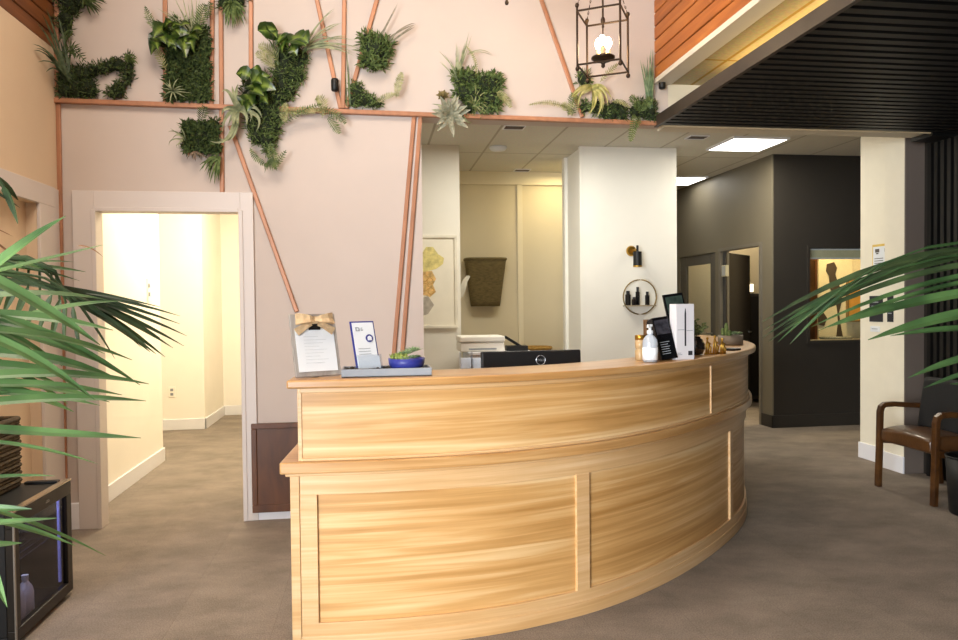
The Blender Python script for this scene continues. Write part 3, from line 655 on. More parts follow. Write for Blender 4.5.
for k, (px, lab) in enumerate(((466, 'left of two clear acrylic card holders below the white printer'), (477, 'right of two clear acrylic card holders below the white printer'))):
    p = at(px, 366, 3.62)
    t = thing('acrylic_holder', lab, 'card holder', (p.x, 3.62, WT), 'acrylic card holders on the desk')
    m = MB(); x = p.x; z1 = at(px, 352+4*k, 3.62).z
    for b in (((x-.032, 3.60, WT), (x+.032, 3.603, z1)), ((x-.032, 3.64, WT), (x+.032, 3.643, z1)), ((x-.032, 3.60, WT), (x-.029, 3.643, z1)), ((x+.029, 3.60, WT), (x+.032, 3.643, z1))): m.box(*b)
    m.build('holder', ACR, t)
    m = MB(); m.box((x-.026, 3.61, WT), (x+.026, 3.63, z1-.03+.02*k)); m.build('card_stack', PAPER, t)
t = thing('wicker_hamper', 'tan wicker hamper in the recess, its rim just above the monitor', 'hamper', (1.92, 8.45, 0))
WICK = mat('wicker_tan', '#b08a45', .8, var=.35, scale=30, bump=.8, bscale=60, stretch=(1, 1, 4))
m = MB(); m.lathe((1.92, 8.45, 0), [(.15, 0), (.17, .3), (.185, .88), (.17, .88), (.155, .3), (.13, .02)], 24); m.build('hamper_body', WICK, t, smooth=True)
m = MB(); m.tube([(1.92+.185*math.cos(2*PI*k/24), 8.45+.185*math.sin(2*PI*k/24), .885) for k in range(25)], .016, 8); m.build('rim', WICK, t, smooth=True)
# hanging basket on the recess wall
BASK = mat('dark_olive_wicker', '#6a5c38', .8, var=.3, scale=22, bump=.9, bscale=55, stretch=(1, 1, 3))
a, b, c, d = [at(*q, 8.72) for q in ((464, 260), (504, 260), (499, 306), (471, 306))]
t = thing('wall_basket', 'tall dark olive wicker basket hanging on the recess wall', 'basket', ((a.x+b.x)/2, 8.8, c.z))
m = MB(); n = 16; vs = []; 
for i in range(9):
    f = i/8; xl = d.x+(a.x-d.x)*f; xr = c.x+(b.x-c.x)*f; z = d.z+(a.z-d.z)*f; dep = .10+.05*f
    for k in range(n):
        q = 2*PI*k/n; ex = abs(math.cos(q))**.5*(1 if math.cos(q) > 0 else -1); ey = abs(math.sin(q))**.5*(1 if math.sin(q) > 0 else -1)
        vs.append(((xl+xr)/2+ex*(xr-xl)/2, 8.795-dep+ey*dep*.98, z))
fs = [(i*n+k, i*n+(k+1) % n, (i+1)*n+(k+1) % n, (i+1)*n+k) for i in range(8) for k in range(n)]+[tuple(range(n-1, -1, -1))]
m.add(vs, fs); m.build('basket_body', BASK, t, smooth=True, solid=.012)
m = MB(); m.tube([vs[8*n+k % n] for k in range(n+1)], .018, 8); m.build('rim', BASK, t, smooth=True)
m = MB()
for i in (1, 4, 7): m.tube([V(vs[i*n+k % n])+V((0, 0, .01)) for k in range(n+1)], .009, 6)
m.build('weave_band', BASK, t)
p = at(466, 286, 8.0)
t = MB()
for i in range(3): t.ribbon([at(461, 297-i, 7.9), at(463, 288, 7.88), at(465.5, 280, 7.87), at(467.5+i, 276, 7.87)], .07, V((0, -1, .1*i)), prof=lambda f: .3+.7*math.sin(PI*min(1, f+.1)), fold=.2)
tag(t.build('paper_leaf', mat('pale_dried_leaf', '#d6d1c2', .8), solid=.003), 'pale dried leaf ornament at the wall edge left of the hanging basket', 'ornament')
# art print on the wall strip
a = at(417, 235, 7.33); b = at(458, 328, 7.33)
t = thing('framed_print', 'white framed watercolor of a yellow sunhat and curls on the wall strip', 'framed picture', ((a.x+b.x)/2, 7.35, b.z))
x0, x1, z0, z1 = a.x-.05, b.x, b.z, a.z
m = frame('Y', 7.32, 7.35, x0, x1, z0, z1, .03, .03); m.build('frame', mat('frame_white', '#e6e0d0', .5), t, bevel=.003)
m = MB(); m.box((x0+.03, 7.335, z0+.03), (x1-.03, 7.348, z1-.03)); m.build('canvas', mat('canvas_cream', '#efe9d8', .7, var=.03), t)
def blotch(pts, y): 
    m = MB(); c = [at(px, py, y) for px, py in pts]; m.prism([(p.x, p.z) for p in c], 'Y', y-.0015, y+.001); return m
blotch([(414, 253), (421, 255), (426, 247), (433, 247), (438, 254), (444, 258), (443, 264), (436, 269), (424, 272), (414, 271)], 7.334).build('hat_shape', mat('straw_paint', '#d9cc86', .8, var=.25, scale=25), t)
blotch([(416, 272), (432, 271), (436, 279), (433, 285), (436, 292), (430, 297), (424, 295), (416, 298)], 7.334).build('curls_shape', mat('curls_paint', '#dcb878', .8, var=.35, scale=30), t)
m = MB()
for px, py, r in ((424, 278, .035), (430, 281, .03), (425, 287, .035), (431, 291, .03), (421, 292, .03)):
    c = at(px, py, 7.333); m.tube([c+V((r*math.cos(k*.5), 0, r*1.1*math.sin(k*.5))) for k in range(13)], .004, 5)
m.build('curl_lines', mat('curl_line', '#c99a52', .8), t)
blotch([(416, 300), (428, 296), (434, 305), (428, 314), (416, 318)], 7.334).build('garment_shape', mat('grey_paint', '#b3aca0', .8, var=.2, scale=20), t)
blotch([(416, 318), (422, 316), (423, 324), (416, 325)], 7.334).build('wash_shape', mat('wash_paint', '#e3d3a0', .8, var=.2, scale=20), t)

# ------------------------------------------------------------------ pillar: sconce and ring shelf
p = at(632, 251, 7.27)
t = thing('wall_sconce', 'black cylinder sconce with brass backplate on the white pillar', 'wall sconce', (p.x, 7.27, p.z))
m = MB(); m.lathe((p.x-.01, 7.27, p.z), [(.0, -.03), (.045, -.03), (.055, -.012), (.055, 0)], 24, 'Y'); m.build('backplate', GOLD, t, smooth=False)
q = at(637.5, 258, 7.13)
m = MB(); m.tube([(p.x-.01, 7.25, p.z), (p.x+.01, 7.15, p.z+.01), (q.x, 7.14, q.z+.02)], .01, 8); m.build('arm', GOLD, t)
m = MB(); m.lathe((q.x, 7.13, q.z), [(.030, -.09), (.044, -.09), (.044, .065), (.012, .07), (.012, .13), (0, .13)], 22); m.build('lamp_shade', BLACK, t)
m = MB(); m.lathe((q.x, 7.13, q.z), [(.046, -.093), (.046, -.078), (.030, -.078), (.030, -.093)], 22); m.build('lamp_rim', GOLD, t)
m = MB(); m.ball((q.x, 7.13, q.z-.055), .024, 10); m.build('bulb', mat('bulb_warm', '#fff0d0', .5, emit=((1, .75, .4), 4)), t, smooth=True)
c = at(639.5, 297, 7.2); R = .180
t = thing('ring_shelf', 'thin brass ring shelf hung on the white pillar', 'wall shelf', (c.x, 7.27, c.z))
m = MB()
m.tube([(c.x+R*math.cos(2*PI*k/40), 7.19, c.z+R*math.sin(2*PI*k/40)) for k in range(41)], .007, 6)
m.tube([(c.x, 7.19, c.z+R), (c.x, 7.268, c.z+R)], .005, 6)
m.build('ring', mat('aged_brass', '#8d7748', .35, metal=.8), t, smooth=True)
zs = c.z-.085; hw = math.sqrt(R*R-.085**2)
m = MB(); m.box((c.x-hw, 7.14, zs-.012), (c.x+hw, 7.266, zs)); m.build('shelf_board', mat('shelf_pale', '#9d9078', .5), t, bevel=.002)
for i, (dx, w, h, r, lab) in enumerate(((-.125, .058, .15, 0, 'squat black carton at the left end of the ring shelf'), (-.02, .042, .19, 0, 'tallest slim black bottle at the middle of the ring shelf'), (-.07, .05, .085, 0, 'lowest black jar between two taller ones on the ring shelf'), (.085, .046, .14, 0, 'black bottle standing alone at the right of the ring shelf'))):
    yy = 7.20 if i != 2 else 7.165
    t = thing('cosmetic_bottle', lab, 'bottle', (c.x+dx, yy, zs), 'black cosmetics on the ring shelf')
    m = MB(); m.lathe((c.x+dx, yy, zs+.0005), [(w*.5, 0), (w*.52, .004), (w*.52, h*.72), (w*.3, h*.76), (0, h*.76)], 4 if i == 0 else 16); m.build('bottle', GB, t)
    m = MB(); m.lathe((c.x+dx, yy, zs), [(w*.32, h*.76), (w*.32, h), (0, h)], 14); m.build('cap', BLACK, t)

# ------------------------------------------------------------------ office ceiling fittings
def troffer(x0, y0, label, grp='square ceiling light panels'):
    t = thing('ceiling_light', label, 'ceiling light', (x0, y0, 3.04), grp)
    s = .30
    m = boxes(((x0-s, y0-s+.02, 3.02), (x0-s+.02, y0+s-.02, 3.04)), ((x0+s-.02, y0-s+.02, 3.02), (x0+s, y0+s-.02, 3.04)), ((x0-s, y0-s, 3.02), (x0+s, y0-s+.02, 3.04)), ((x0-s, y0+s-.02, 3.02), (x0+s, y0+s, 3.04))); m.build('frame', TRIM, t)
    m = MB(); m.box((x0-s+.02, y0-s+.02, 3.022), (x0+s-.02, y0+s-.02, 3.038)); m.build('diffuser', mat('light_diffuser', '#ffffff', .5, emit=((1, .96, .88), 9)), t)
troffer(3.82, 6.97, 'bright square ceiling light panel under the dark canopy edge')
troffer(4.02, 9.15, 'farther ceiling light panel half hidden by the white pillar')
p = at(498, 147, 6.9)
yv = 1.62/((305-147)/720)
t = thing('smoke_detector', 'round white smoke detector on the office ceiling', 'smoke detector', (p.x*yv/6.9, yv, 3.04))
m = MB(); m.lathe((p.x*yv/6.9, yv, 3.04), [(.09, 0), (.09, -.015), (.075, -.035), (.04, -.042), (0, -.042)], 24); m.build('housing', PAPER, t, smooth=True)
m = MB(); m.lathe((p.x*yv/6.9, yv, 3.04), [(.03, -.040), (.03, -.046), (0, -.046)], 16); m.build('sensor_cap', TRIM, t)
def vent(px, py, lab, k_=.62):
    d = ray(px, py); q = EYE+d*((3.04-CAMH)/d.z)
    t = thing('ceiling_vent', lab, 'ceiling vent', (q.x, q.y, 3.04), 'ceiling vents')
    m = MB(); a_, b_ = .16*k_, .09*k_*1.4
    for x0_, x1_, y0_, y1_ in ((-a_, a_, -b_, -b_+.012), (-a_, a_, b_-.012, b_), (-a_, -a_+.012, -b_+.012, b_-.012), (a_-.012, a_, -b_+.012, b_-.012)): m.box((q.x+x0_, q.y+y0_, 3.03), (q.x+x1_, q.y+y1_, 3.04))
    m.build('frame', TRIM, t)
    m = MB(); m.box((q.x-a_+.012, q.y-b_+.012, 3.036), (q.x+a_-.012, q.y+b_-.012, 3.039)); m.build('duct', W_BLACK, t)
    m = MB()
    for k in range(4): m.box((q.x-a_+.012, q.y-b_+.022+.028*k, 3.030), (q.x+a_-.012, q.y-b_+.030+.028*k, 3.037))
    m.build('louver', W_GREY, t)
vent(514, 127, 'ceiling vent in the pale panel nearest the wall opening')
vent(522, 170, 'ceiling vent deep in the office above the recess')
vent(697, 137, 'ceiling vent left of the bright square light panel')

# ------------------------------------------------------------------ details on the white column and hall
def colpt(px, py, X):
    d = ray(px, py); return EYE+d*(X/d.x)
def sign(name, lab, cat, c1, c2, X, m, extra=()):
    a = colpt(*c1, X); b = colpt(*c2, X)
    t = thing(name, lab, cat, (X, (a.y+b.y)/2, min(a.z, b.z)))
    mb = MB(); mb.box((X-.006, a.y, a.z), (X, b.y, b.z)); mb.build('sheet', m, t)
    return t, a, b
CX1 = 4.325
t, a, b = sign('paper_notice', 'white paper notice with a yellow border and printed symbols on the white column', 'notice', (873, 245), (886.5, 270), CX1, mat('yellow_border', '#d9b95a', .7))
m = MB(); m.box((CX1-.008, a.y-.012, a.z-.02), (CX1-.005, b.y+.004, b.z)); m.build('inner_sheet', PAPER, t)
m = MB(); y0 = a.y-.03
for k in range(2):
    yy = a.y-.04-.115*k; m.box((CX1-.010, yy, a.z-.07), (CX1-.007, yy-.05, a.z-.04)); m.box((CX1-.010, yy-.01, a.z-.085), (CX1-.007, yy-.04, a.z-.075))
for k in range(3): m.box((CX1-.010, a.y-.03, a.z-.12-.02*k), (CX1-.007, b.y+.03, a.z-.126-.02*k))
m.build('printed_symbols', mat('notice_ink', '#5b564f', .8), t)
t, a, b = sign('black_card_sign', 'wider black card sign with pale text on the white column', 'sign', (870, 296), (883, 322), CX1, INKD)
m = MB()
for k in range(4): m.box((CX1-.008, a.y-.03, a.z-.05-.035*k), (CX1-.005, b.y+.05+.02*(k % 2), a.z-.06-.035*k))
m.build('sign_lettering', INK, t)
t, a, b = sign('narrow_black_sign', 'narrow black card sign at the edge of the white column', 'sign', (887.8, 296), (893.5, 322), 4.25, INKD)
m = MB()
for k in range(4): m.box((4.242, a.y-.01, a.z-.05-.03*k), (4.245, b.y+.015, a.z-.058-.03*k))
m.build('sign_lettering', INK, t)
t, a, b = sign('small_plate', 'small pale plate below the black card signs on the column', 'sign', (871, 326), (880, 332), CX1, PAPER)
m = MB(); m.box((CX1-.008, a.y-.02, a.z-.02), (CX1-.005, b.y+.02, a.z-.026)); m.build('plate_lettering', INK, t)
SW = mat('switch_plate', '#f4efe2', .4, var=.01)
q = colpt(148, 290, -1.94)
t = thing('light_switch', 'white double switch plate on the left hall wall', 'light switch', (-1.94, q.y, q.z))
m = MB(); m.box((-1.94, q.y-.035, q.z-.10), (-1.933, q.y+.035, q.z+.10)); m.build('plate', SW, t, bevel=.003)
m = MB(); m.box((-1.934, q.y-.012, q.z+.02), (-1.925, q.y+.012, q.z+.055)); m.box((-1.934, q.y-.012, q.z-.055), (-1.925, q.y+.012, q.z-.02)); m.build('toggle', INK, t)
q = at(172, 392, 8.7)
t = thing('wall_outlet', 'white outlet low on the far hall wall', 'outlet', (q.x, 8.7, q.z))
m = MB(); m.box((q.x-.04, 8.692, q.z-.06), (q.x+.04, 8.7, q.z+.06)); m.build('plate', SW, t, bevel=.003)
m = MB(); m.box((q.x-.016, 8.690, q.z+.01), (q.x+.016, 8.694, q.z+.04)); m.box((q.x-.016, 8.690, q.z-.04), (q.x+.016, 8.694, q.z-.01)); m.build('socket', INK, t)
q = colpt(724, 271, 4.365)
t = thing('door_chime', 'small pale box fixed between the glazed door and open doorway', 'wall device', (4.385, q.y, q.z))
m = MB(); m.box((4.34, q.y-.09, q.z-.07), (4.385, q.y+.02, q.z+.07)); m.build('case', mat('beige_case', '#b9b090', .5), t, bevel=.005)
m = MB()
for k in range(3): m.box((4.337, q.y-.075+.03*k, q.z-.06), (4.341, q.y-.06+.03*k, q.z+.06))
m.build('grille', INK, t)
# walnut panel at the foot of the strip wall
a = at(251, 424, 4.89); b = at(252, 513, 4.89)
t = thing('walnut_panel', 'dark walnut framed panel leaning at the wall base left of the desk', 'wood panel', (-.55, 4.9, b.z))
x0, x1, z0, z1 = a.x, a.x+.62, b.z, a.z
MB().box((x0+.01, 4.893, z0+.01), (x1-.01, 4.907, z1-.01)).build('field', WALNUT, t)
frame('Y', 4.882, 4.907, x0, x1, z0, z1, .035, .05, .035).build('frame', WALNUT, t, bevel=.004)

# ------------------------------------------------------------------ inside the charcoal room
t = thing('dark_cabinet', 'low dark cabinet glimpsed through the open charcoal doorway', 'cabinet', (5.2, 9.4, 0))
m = MB(); m.box((4.9, 9.35, .05), (5.9, 9.8, 1.52)); m.build('carcass', W_BLACK, t, bevel=.005)
m = MB(); m.box((4.92, 9.335, .1), (5.39, 9.35, 1.48)); d = m.build('cabinet_door', BLACK, t, bevel=.003)
m = MB(); m.box((5.41, 9.335, .1), (5.88, 9.35, 1.48)); m.build('cabinet_door', BLACK, t, bevel=.003)
q = at(751, 288, 10.68)
t = thing('lit_wall_panel', 'small glowing wall panel inside the charcoal room', 'wall panel', (q.x, 10.7, q.z))
m = MB(); m.box((q.x-.05, 10.68, q.z-.07), (q.x+.05, 10.7, q.z+.07)); m.build('case', PAPER, t, bevel=.003)
m = MB(); m.box((q.x-.04, 10.677, q.z-.06), (q.x+.04, 10.681, q.z+.06)); m.build('glow', mat('panel_glow', '#ffe8c0', .5, emit=((1, .8, .5), 3)), t)
struct('wall_charcoal_inner', boxes(((5.3, 8.55, 0), (7.2, 8.65, 3.04))), mat('inner_wall_cream', '#dcc598', .75), 'cream wall seen through the interior window', 'wall')
bl = thing('roller_blind', 'pale roller blind pulled partly down in the interior window', 'blind', (5.39, 7.6, 1.9))
m = MB(); m.box((4.84, 7.59, 1.895), (5.94, 7.594, 2.0)); m.build('fabric', mat('blind_fabric', '#c9bf9c', .8), bl)
m = MB(); m.tube([(4.84, 7.60, 1.9), (5.94, 7.60, 1.9)], .012); m.build('bottom_bar', TRIM, bl)
m = MB(); m.tube([(4.84, 7.61, 2.01), (5.94, 7.61, 2.01)], .03, 12); m.build('roller', TRIM, bl)
# mural panel with dark figure-like lamp shapes, and an orange panel, behind the window
a = at(818, 262, 8.54); b = at(845, 338, 8.54)
t = thing('art_panel', 'tall cream art panel with dark abstract shapes behind the interior window', 'art panel', ((a.x+b.x)/2, 8.55, b.z))
m = MB(); m.box((a.x, 8.53, b.z-.1), (b.x+.1, 8.55, a.z+.1)); m.build('panel', mat('art_cream', '#e9d3a2', .7, var=.06), t, bevel=.003)
def shape(pts): 
    m = MB(); c = [at(px, py, 8.527) for px, py in pts]; m.prism([(p.x, p.z) for p in c], 'Y', 8.522, 8.531); return m
shape([(827, 264), (834, 262), (837, 268), (835, 274), (837, 280), (841, 290), (842, 300), (839, 312), (840, 322), (843, 338), (836, 338), (838, 322), (837, 308), (834, 296), (830, 288), (829, 276), (826, 271)]).build('dark_shape', mat('art_dark', '#4d3d2a', .7, var=.1), t)
shape([(818, 318), (823, 312), (827, 318), (824, 326), (819, 325)]).build('dark_shape', MATS['art_dark'], t)
a = at(847, 280, 8.53); b = at(865, 320, 8.53)
o = MB(); o.box((a.x, 8.49, b.z), (b.x, 8.52, a.z)); t = thing('orange_board', 'glowing orange panel beside the cream art panel', 'wall panel', ((a.x+b.x)/2, 8.55, b.z))
o.build('panel', mat('orange_panel', '#d9963c', .6, var=.1), t, bevel=.003)
frame('Y', 8.485, 8.525, a.x-.02, b.x+.02, b.z-.02, a.z+.02, .02, .02).build('frame', mat('orange_frame', '#8a6a3a', .6), t)
a = at(808, 262, 8.53); b = at(816.5, 340, 8.53)
o = MB(); o.box((a.x-.1, 8.52, b.z-.1), (b.x, 8.55, a.z+.1)); t = thing('wood_board', 'brown wooden panel left of the cream art panel', 'wall panel', (b.x, 8.55, b.z)); o.build('panel', CHAIRW, t, bevel=.003)
boxes(((b.x-.03, 8.512, b.z-.1), (b.x, 8.55, a.z+.1))).build('edge_strip', WALNUT, t)
q = at(836, 340, 8.0)
t = thing('mosaic_bowl', 'dark speckled bowl seen just above the interior window sill', 'bowl', (q.x, 8.0, .86))
m = MB(); m.lathe((q.x, 8.0, .82), [(.06, 0), (.14, .05), (.19, .15), (.175, .15), (.13, .06), (0, .03)], 24); m.build('bowl', mat('speckled', '#5d5a48', .5, var=.7, scale=60), t, smooth=True)
m = MB(); m.lathe((q.x, 8.0, .80), [(.08, 0), (.08, .02), (0, .02)], 20); m.build('foot', W_BLACK, t)
o = thing('window_counter', 'dark counter behind the interior window', 'counter', (5.8, 8.0, 0))
m = MB(); m.box((5.0, 7.75, .76), (6.8, 8.4, .80)); m.build('counter_top', W_BLACK, o)
m = MB(); m.box((5.05, 7.8, 0), (6.75, 8.35, .76)); m.build('base', W_BLACK, o)

# ------------------------------------------------------------------ copper strips on the wall
def strip(p0, p1, label, w=.028, dep=.02, wall='y', mt=None):
    a = at(*p0, WY); b = at(*p1, WY)
    d = (b-a).normalized(); L = (b-a).length
    s = V((d.z, 0, -d.x))
    m = MB(); hw = w/2
    vs = []
    for q in (a, b):
        for k, (o, yy) in enumerate(((-hw, 0), (hw, 0), (hw, -dep), (-hw, -dep))): vs.append(q+s*o+V((0, yy, 0)))
    m.add(vs, [(3,2,1,0), (4,5,6,7), (0,1,5,4), (1,2,6,5), (2,3,7,6), (3,0,4,7)])
    return tag(m.build('copper_strip', mt or COPPER, bevel=.005), label, 'copper strip', 'copper strips on the wall')
strip((55, 101.5), (656, 124.5), 'long horizontal copper strip along the top of the wall opening', .030, .04)
strip((59, 104), (66.5, 520), 'copper strip running down the left wall corner to the floor')
strip((58, -45), (57, 99), 'upper copper strip in the left corner behind the trailing greenery')
strip((165.3, -45), (166, 103), 'copper strip at the left edge of the square moss panel')
strip((213, -45), (211.8, 105), 'copper strip at the right edge of the square moss panel')
strip((220.8, -45), (222.5, 194), 'copper strip crossing the rail and ending above the hall door')
strip((251, -45), (251.3, 86), 'short upright copper strip ending behind the pothos leaves')
strip((307, -45), (340.6, 109), 'leftmost of three strips meeting in a fan, leaning left')
strip((344.8, -45), (343, 109), 'upright middle strip of the three meeting in a fan')
strip((389.5, -45), (346.5, 109), 'strip leaning right through the round grass tuft')
strip((230.5, 126), (297, 312), 'slanted copper strip from the rail down to the clipboard frame')
strip((414, 115), (393.5, 356), 'left of two parallel strips dropping to the blue bowl')
strip((420.5, 115), (402, 356), 'right of two parallel strips dropping to the blue bowl')
strip((525, -45), (582, 118), 'slanted strip from the top edge down to the spiky air plant')

def spot(px, py, lab, Y=4.9, X=None):
    p = at(px, py, Y)
    t = thing('accent_spotlight', lab, 'spotlight', (p.x, p.y, p.z), 'small black accent spotlights')
    m = MB(); m.lathe((p.x, Y-.02, p.z-.04), [(.018, 0), (.024, .006), (.026, .07), (.02, .082), (0, .084)], 16); m.build('lamp_can', BLACK, t, smooth=True)
    m = MB(); m.tube([(p.x, Y-.02, p.z), (p.x, WY, p.z+.01)], .007, 8); m.build('bracket', IRON, t)
spot(335, 86, 'small black spotlight beside the copper fan')
spot(661, 84, 'small black spotlight under the cedar bulkhead corner')

# ------------------------------------------------------------------ wall plants
MOSS = leafmat('moss_dark', '#233412', '#52642f', .7, 55)
MOSS2 = leafmat('moss_bright', '#344a18', '#74864a', .7, 55)
GRASS = leafmat('grass_blades', '#43572c', '#7c8a56', .5, 25)
FERN = leafmat('fern_green', '#3f5424', '#77844a', .5, 30)
FERNP = leafmat('fern_pale', '#6f7440', '#a8a772', .55, 30)
POTH = leafmat('pothos_leaf', '#1f3410', '#35501a', .3, 12, uvmid='#7f9440')
TILL = leafmat('air_plant_grey', '#7c8563', '#a8ac86', .6, 20)
TILLY = leafmat('air_plant_yellow', '#9a9a52', '#c9c184', .55, 20)
CORE = mat('moss_core', '#18220c', .9, var=.4, scale=40)
PXM = .00684
def wob(s=1.): return V((random.gauss(0, s), random.gauss(0, s), random.gauss(0, s)))
def moss(t, blobs, mt=MOSS, dens=.5, leaf=.042, deep=.07, name='moss_mat', square=False, lw=.007):
    """a cushion of small leaves over the union of blobs (px, py, radius px) on the wall"""
    m = MB(); core = MB()
    for px, py, r in blobs:
        c = at(px, py, WY); R = r*PXM
        core.ball(c+V((0, -deep*.25, 0)), R*.86, 10, (1, min(.9, deep*.62/R), 1))
        n = int(dens*r*r*1.25)+8
        for i in range(n):
            if square: u, v = random.uniform(-1, 1), random.uniform(-1, 1); f = max(abs(u), abs(v))
            else:
                q = random.uniform(0, 2*PI); f = math.sqrt(random.random()); u, v = f*math.cos(q), f*math.sin(q)
            h = deep*(1-f**3*.75)*random.uniform(.5, 1)
            p = c+V((u*R, -h*.8, v*R))
            d = V((u*.8+random.gauss(0, .6), -.5+random.gauss(0, .4), v*.8+random.gauss(0, .6)+.05)).normalized()*leaf*random.uniform(.6, 1.25)
            if p.y+d.y > WY-.004: d.y = WY-.004-p.y
            m.ribbon([p, p+d*.55, p+d], lw*random.uniform(.8, 1.3), V((random.gauss(0, .5), -1, random.gauss(0, .5))), fold=.15)
    core.build('moss_core', CORE, t, smooth=True)
    return m.build(name, mt, t)
def mossbox(t, x0, y0, x1, y1, deep=.06, n=2400, mt=MOSS):
    a = at(x0, y1, WY); b = at(x1, y0, WY)
    MB().box((a.x+.01, WY-deep*.6, a.z+.01), (b.x-.01, WY-.001, b.z-.01)).build('moss_core', CORE, t)
    m = MB()
    for i in range(n):
        p = V((random.uniform(a.x, b.x), WY-deep*random.uniform(.45, .8), random.uniform(a.z, b.z)))
        d = V((random.gauss(0, .8), -.45+random.gauss(0, .3), random.gauss(0, .8))).normalized()*.04*random.uniform(.6, 1.2)
        m.ribbon([p, p+d*.55, p+d], .013*random.uniform(.8, 1.3), V((random.gauss(0, .4), -1, random.gauss(0, .4))), fold=.15)
    m.build('moss_mat', mt, t)
def curve(p0, p1, sag=0, n=6, off=.04, mid=None, y1=None):
    """wall-side arc between two picture points; sag lifts (+) or drops (-) the middle, in pixels"""
    a = at(*p0, WY-off); b = at(*p1, WY-(y1 if y1 is not None else off*1.5))
    c = (a+b)/2+V((0, -.02, sag*PXM)) if mid is None else at(*mid, WY-off*1.7)
    return [a*(1-f)**2+c*2*f*(1-f)+b*f*f for f in [k/(n-1) for k in range(n)]]
def blades(t, base, tips, w=.010, mt=GRASS, name='grass_blades', off=.05, jit=3, rep=1, sag=4):
    m = MB()
    for tip in tips:
        for k in range(rep):
            q = (tip[0]+random.gauss(0, jit), tip[1]+random.gauss(0, jit)); b = (base[0]+random.gauss(0, 1.5), base[1]+random.gauss(0, 1.5))
            m.ribbon(curve(b, q, random.gauss(sag, 2), 7, off, y1=off*random.uniform(.6, 1.9)), w, V((random.gauss(0, .3), -1, random.gauss(0, .3))), prof=lambda f: (1-f)**.5+.05)
    return m.build(name, mt, t)
def fern(t, p0, p1, sag=4, ll=.05, n=16, mt=FERN, name='fern_frond', mid=None, lw=.008, off=.06):
    m = MB(); C = curve(p0, p1, sag, 20, off, mid); m.tube(C, .0025, 5)
    for k in range(1, n):
        f = k/n; i = min(int(f*19), 18); p = C[i].lerp(C[i+1], f*19-i); tn = (C[i+1]-C[i]).normalized()
        for sd in (-1, 1):
            side = tn.cross(V((0, -1, 0)))*sd
            L = ll*math.sin(PI*(f*.85+.12))**.7*random.uniform(.8, 1.15)
            d = (side*.9+tn*.5+V((0, random.gauss(-.1, .15), 0))).normalized()*L
            if p.y+d.y > WY-.003: d.y = WY-.003-p.y
            m.ribbon([p, p+d*.5, p+d], lw, V((0, -1, 0)), fold=.2)
    return m.build(name, mt, t)
def heart(m, c, tip, w):
    """a heart-shaped pothos leaf from its stalk end c to its tip"""
    c, tip = V(c), V(tip); n = 7; pts = []
    for k in range(n):
        f = k/(n-1); pts.append(c.lerp(tip, f)+V((0, -.018*math.sin(PI*f), .010*math.sin(PI*f))))
    m.ribbon(pts, w, V((random.gauss(0, .35), -1, random.gauss(.2, .35))), prof=lambda f: (.55+f*1.6 if f < .28 else max(.03, (1-((f-.28)/.72)**1.5))), fold=.22)
def pothos(t, leaves, stem=None, name='pothos_leaves'):
    m = MB(); st = MB()
    for (x0, y0), (x1, y1), w in leaves:
        a = at(x0, y0, WY-.07-random.random()*.05); b = at(x1, y1, WY-.09-random.random()*.08); heart(m, a, b, w*PXM)
        if stem: st.tube([at(*stem, WY-.03), (at(*stem, WY-.05)+a)/2+V((0, -.03, .01)), a], .0025, 5)
    m.build(name, POTH, t)
    if stem: st.build('stem', FERN, t)
def till(t, c, tips, w=.028, mt=TILL, off=.06, name='curling_leaves'):
    """air plant: thick tapering leaves that curl; tips as (x, y, midx, midy)"""
    m = MB()
    for tx, ty, mx, my in tips:
        a = at(*c, WY-off); b = at(tx, ty, WY-off*random.uniform(.5, 1.6)); k = at(mx, my, WY-off*2.2)
        pts = [a*(1-f)**2+k*2*f*(1-f)+b*f*f for f in [i/9 for i in range(10)]]
        m.ribbon(pts, w, V((random.gauss(0, .2), -1, random.gauss(0, .2))), prof=lambda f: max(.04, (1-f)**.7), fold=.55)
    return m.build(name, mt, t)
def plant(name, lab, cat, px, py):
    p = at(px, py, WY); return thing(name, lab, cat, (p.x, WY, p.z), 'greenery mounted on the wall')

# top-left corner
t = plant('trailing_greenery', 'dark trailing greenery hanging from the top left corner', 'wall plant', 66, 40)
moss(t, [(66, -6, 12), (72, 8, 9), (67, 20, 8), (66, 31, 6), (80, 2, 8)], MOSS, .6, .045, .08)
blades(t, (84, 2), [(92, 13), (100, 10), (105, 1), (88, 12), (96, 6), (104, 4)], .016, MOSS, 'leaf_spray', rep=3)
blades(t, (70, 30), [(63, 52), (66, 48), (72, 24), (70, 22)], .014, MOSS, 'hanging_blades', rep=2)
t = plant('corner_palm_grass', 'spiky grass tuft in the left corner above the rail', 'wall plant', 66, 75)
GD = leafmat('grass_dark', '#33422a', '#5d6b4d', .5)
m = MB()
for x, y, Y in ((42, 14, 4.66), (36, 22, 4.62), (34, 50, 4.60), (38, 62, 4.62), (46, 72, 4.7), (33, 44, 4.58), (36, 48, 4.6), (46, 8, 4.68), (50, 30, 4.74), (60, 40, 4.85), (58, 16, 4.8), (72, 50, 4.86), (66, 34, 4.86)):
    a_ = at(67+random.gauss(0, 1.5), 82, 4.87); b_ = at(x, y, Y); m.ribbon([a_.lerp(b_, f)+V((0, 0, .05*4*f*(1-f))) for f in [k/6 for k in range(7)]], .016, V((.5, -1, .2)), prof=lambda f: (1-f)**.5+.05)
m.build('grass_blades', GD, t)
fern(t, (66, 62), (86, 62), 12, .06, 14, MOSS, 'fern_frond', mid=(66, 38))
fern(t, (66, 55), (80, 58), 10, .05, 12, MOSS, 'fern_frond', mid=(70, 36))
t = plant('moss_arch', 'dark moss clump with an arching arm on the left end of the rail', 'moss', 95, 82)
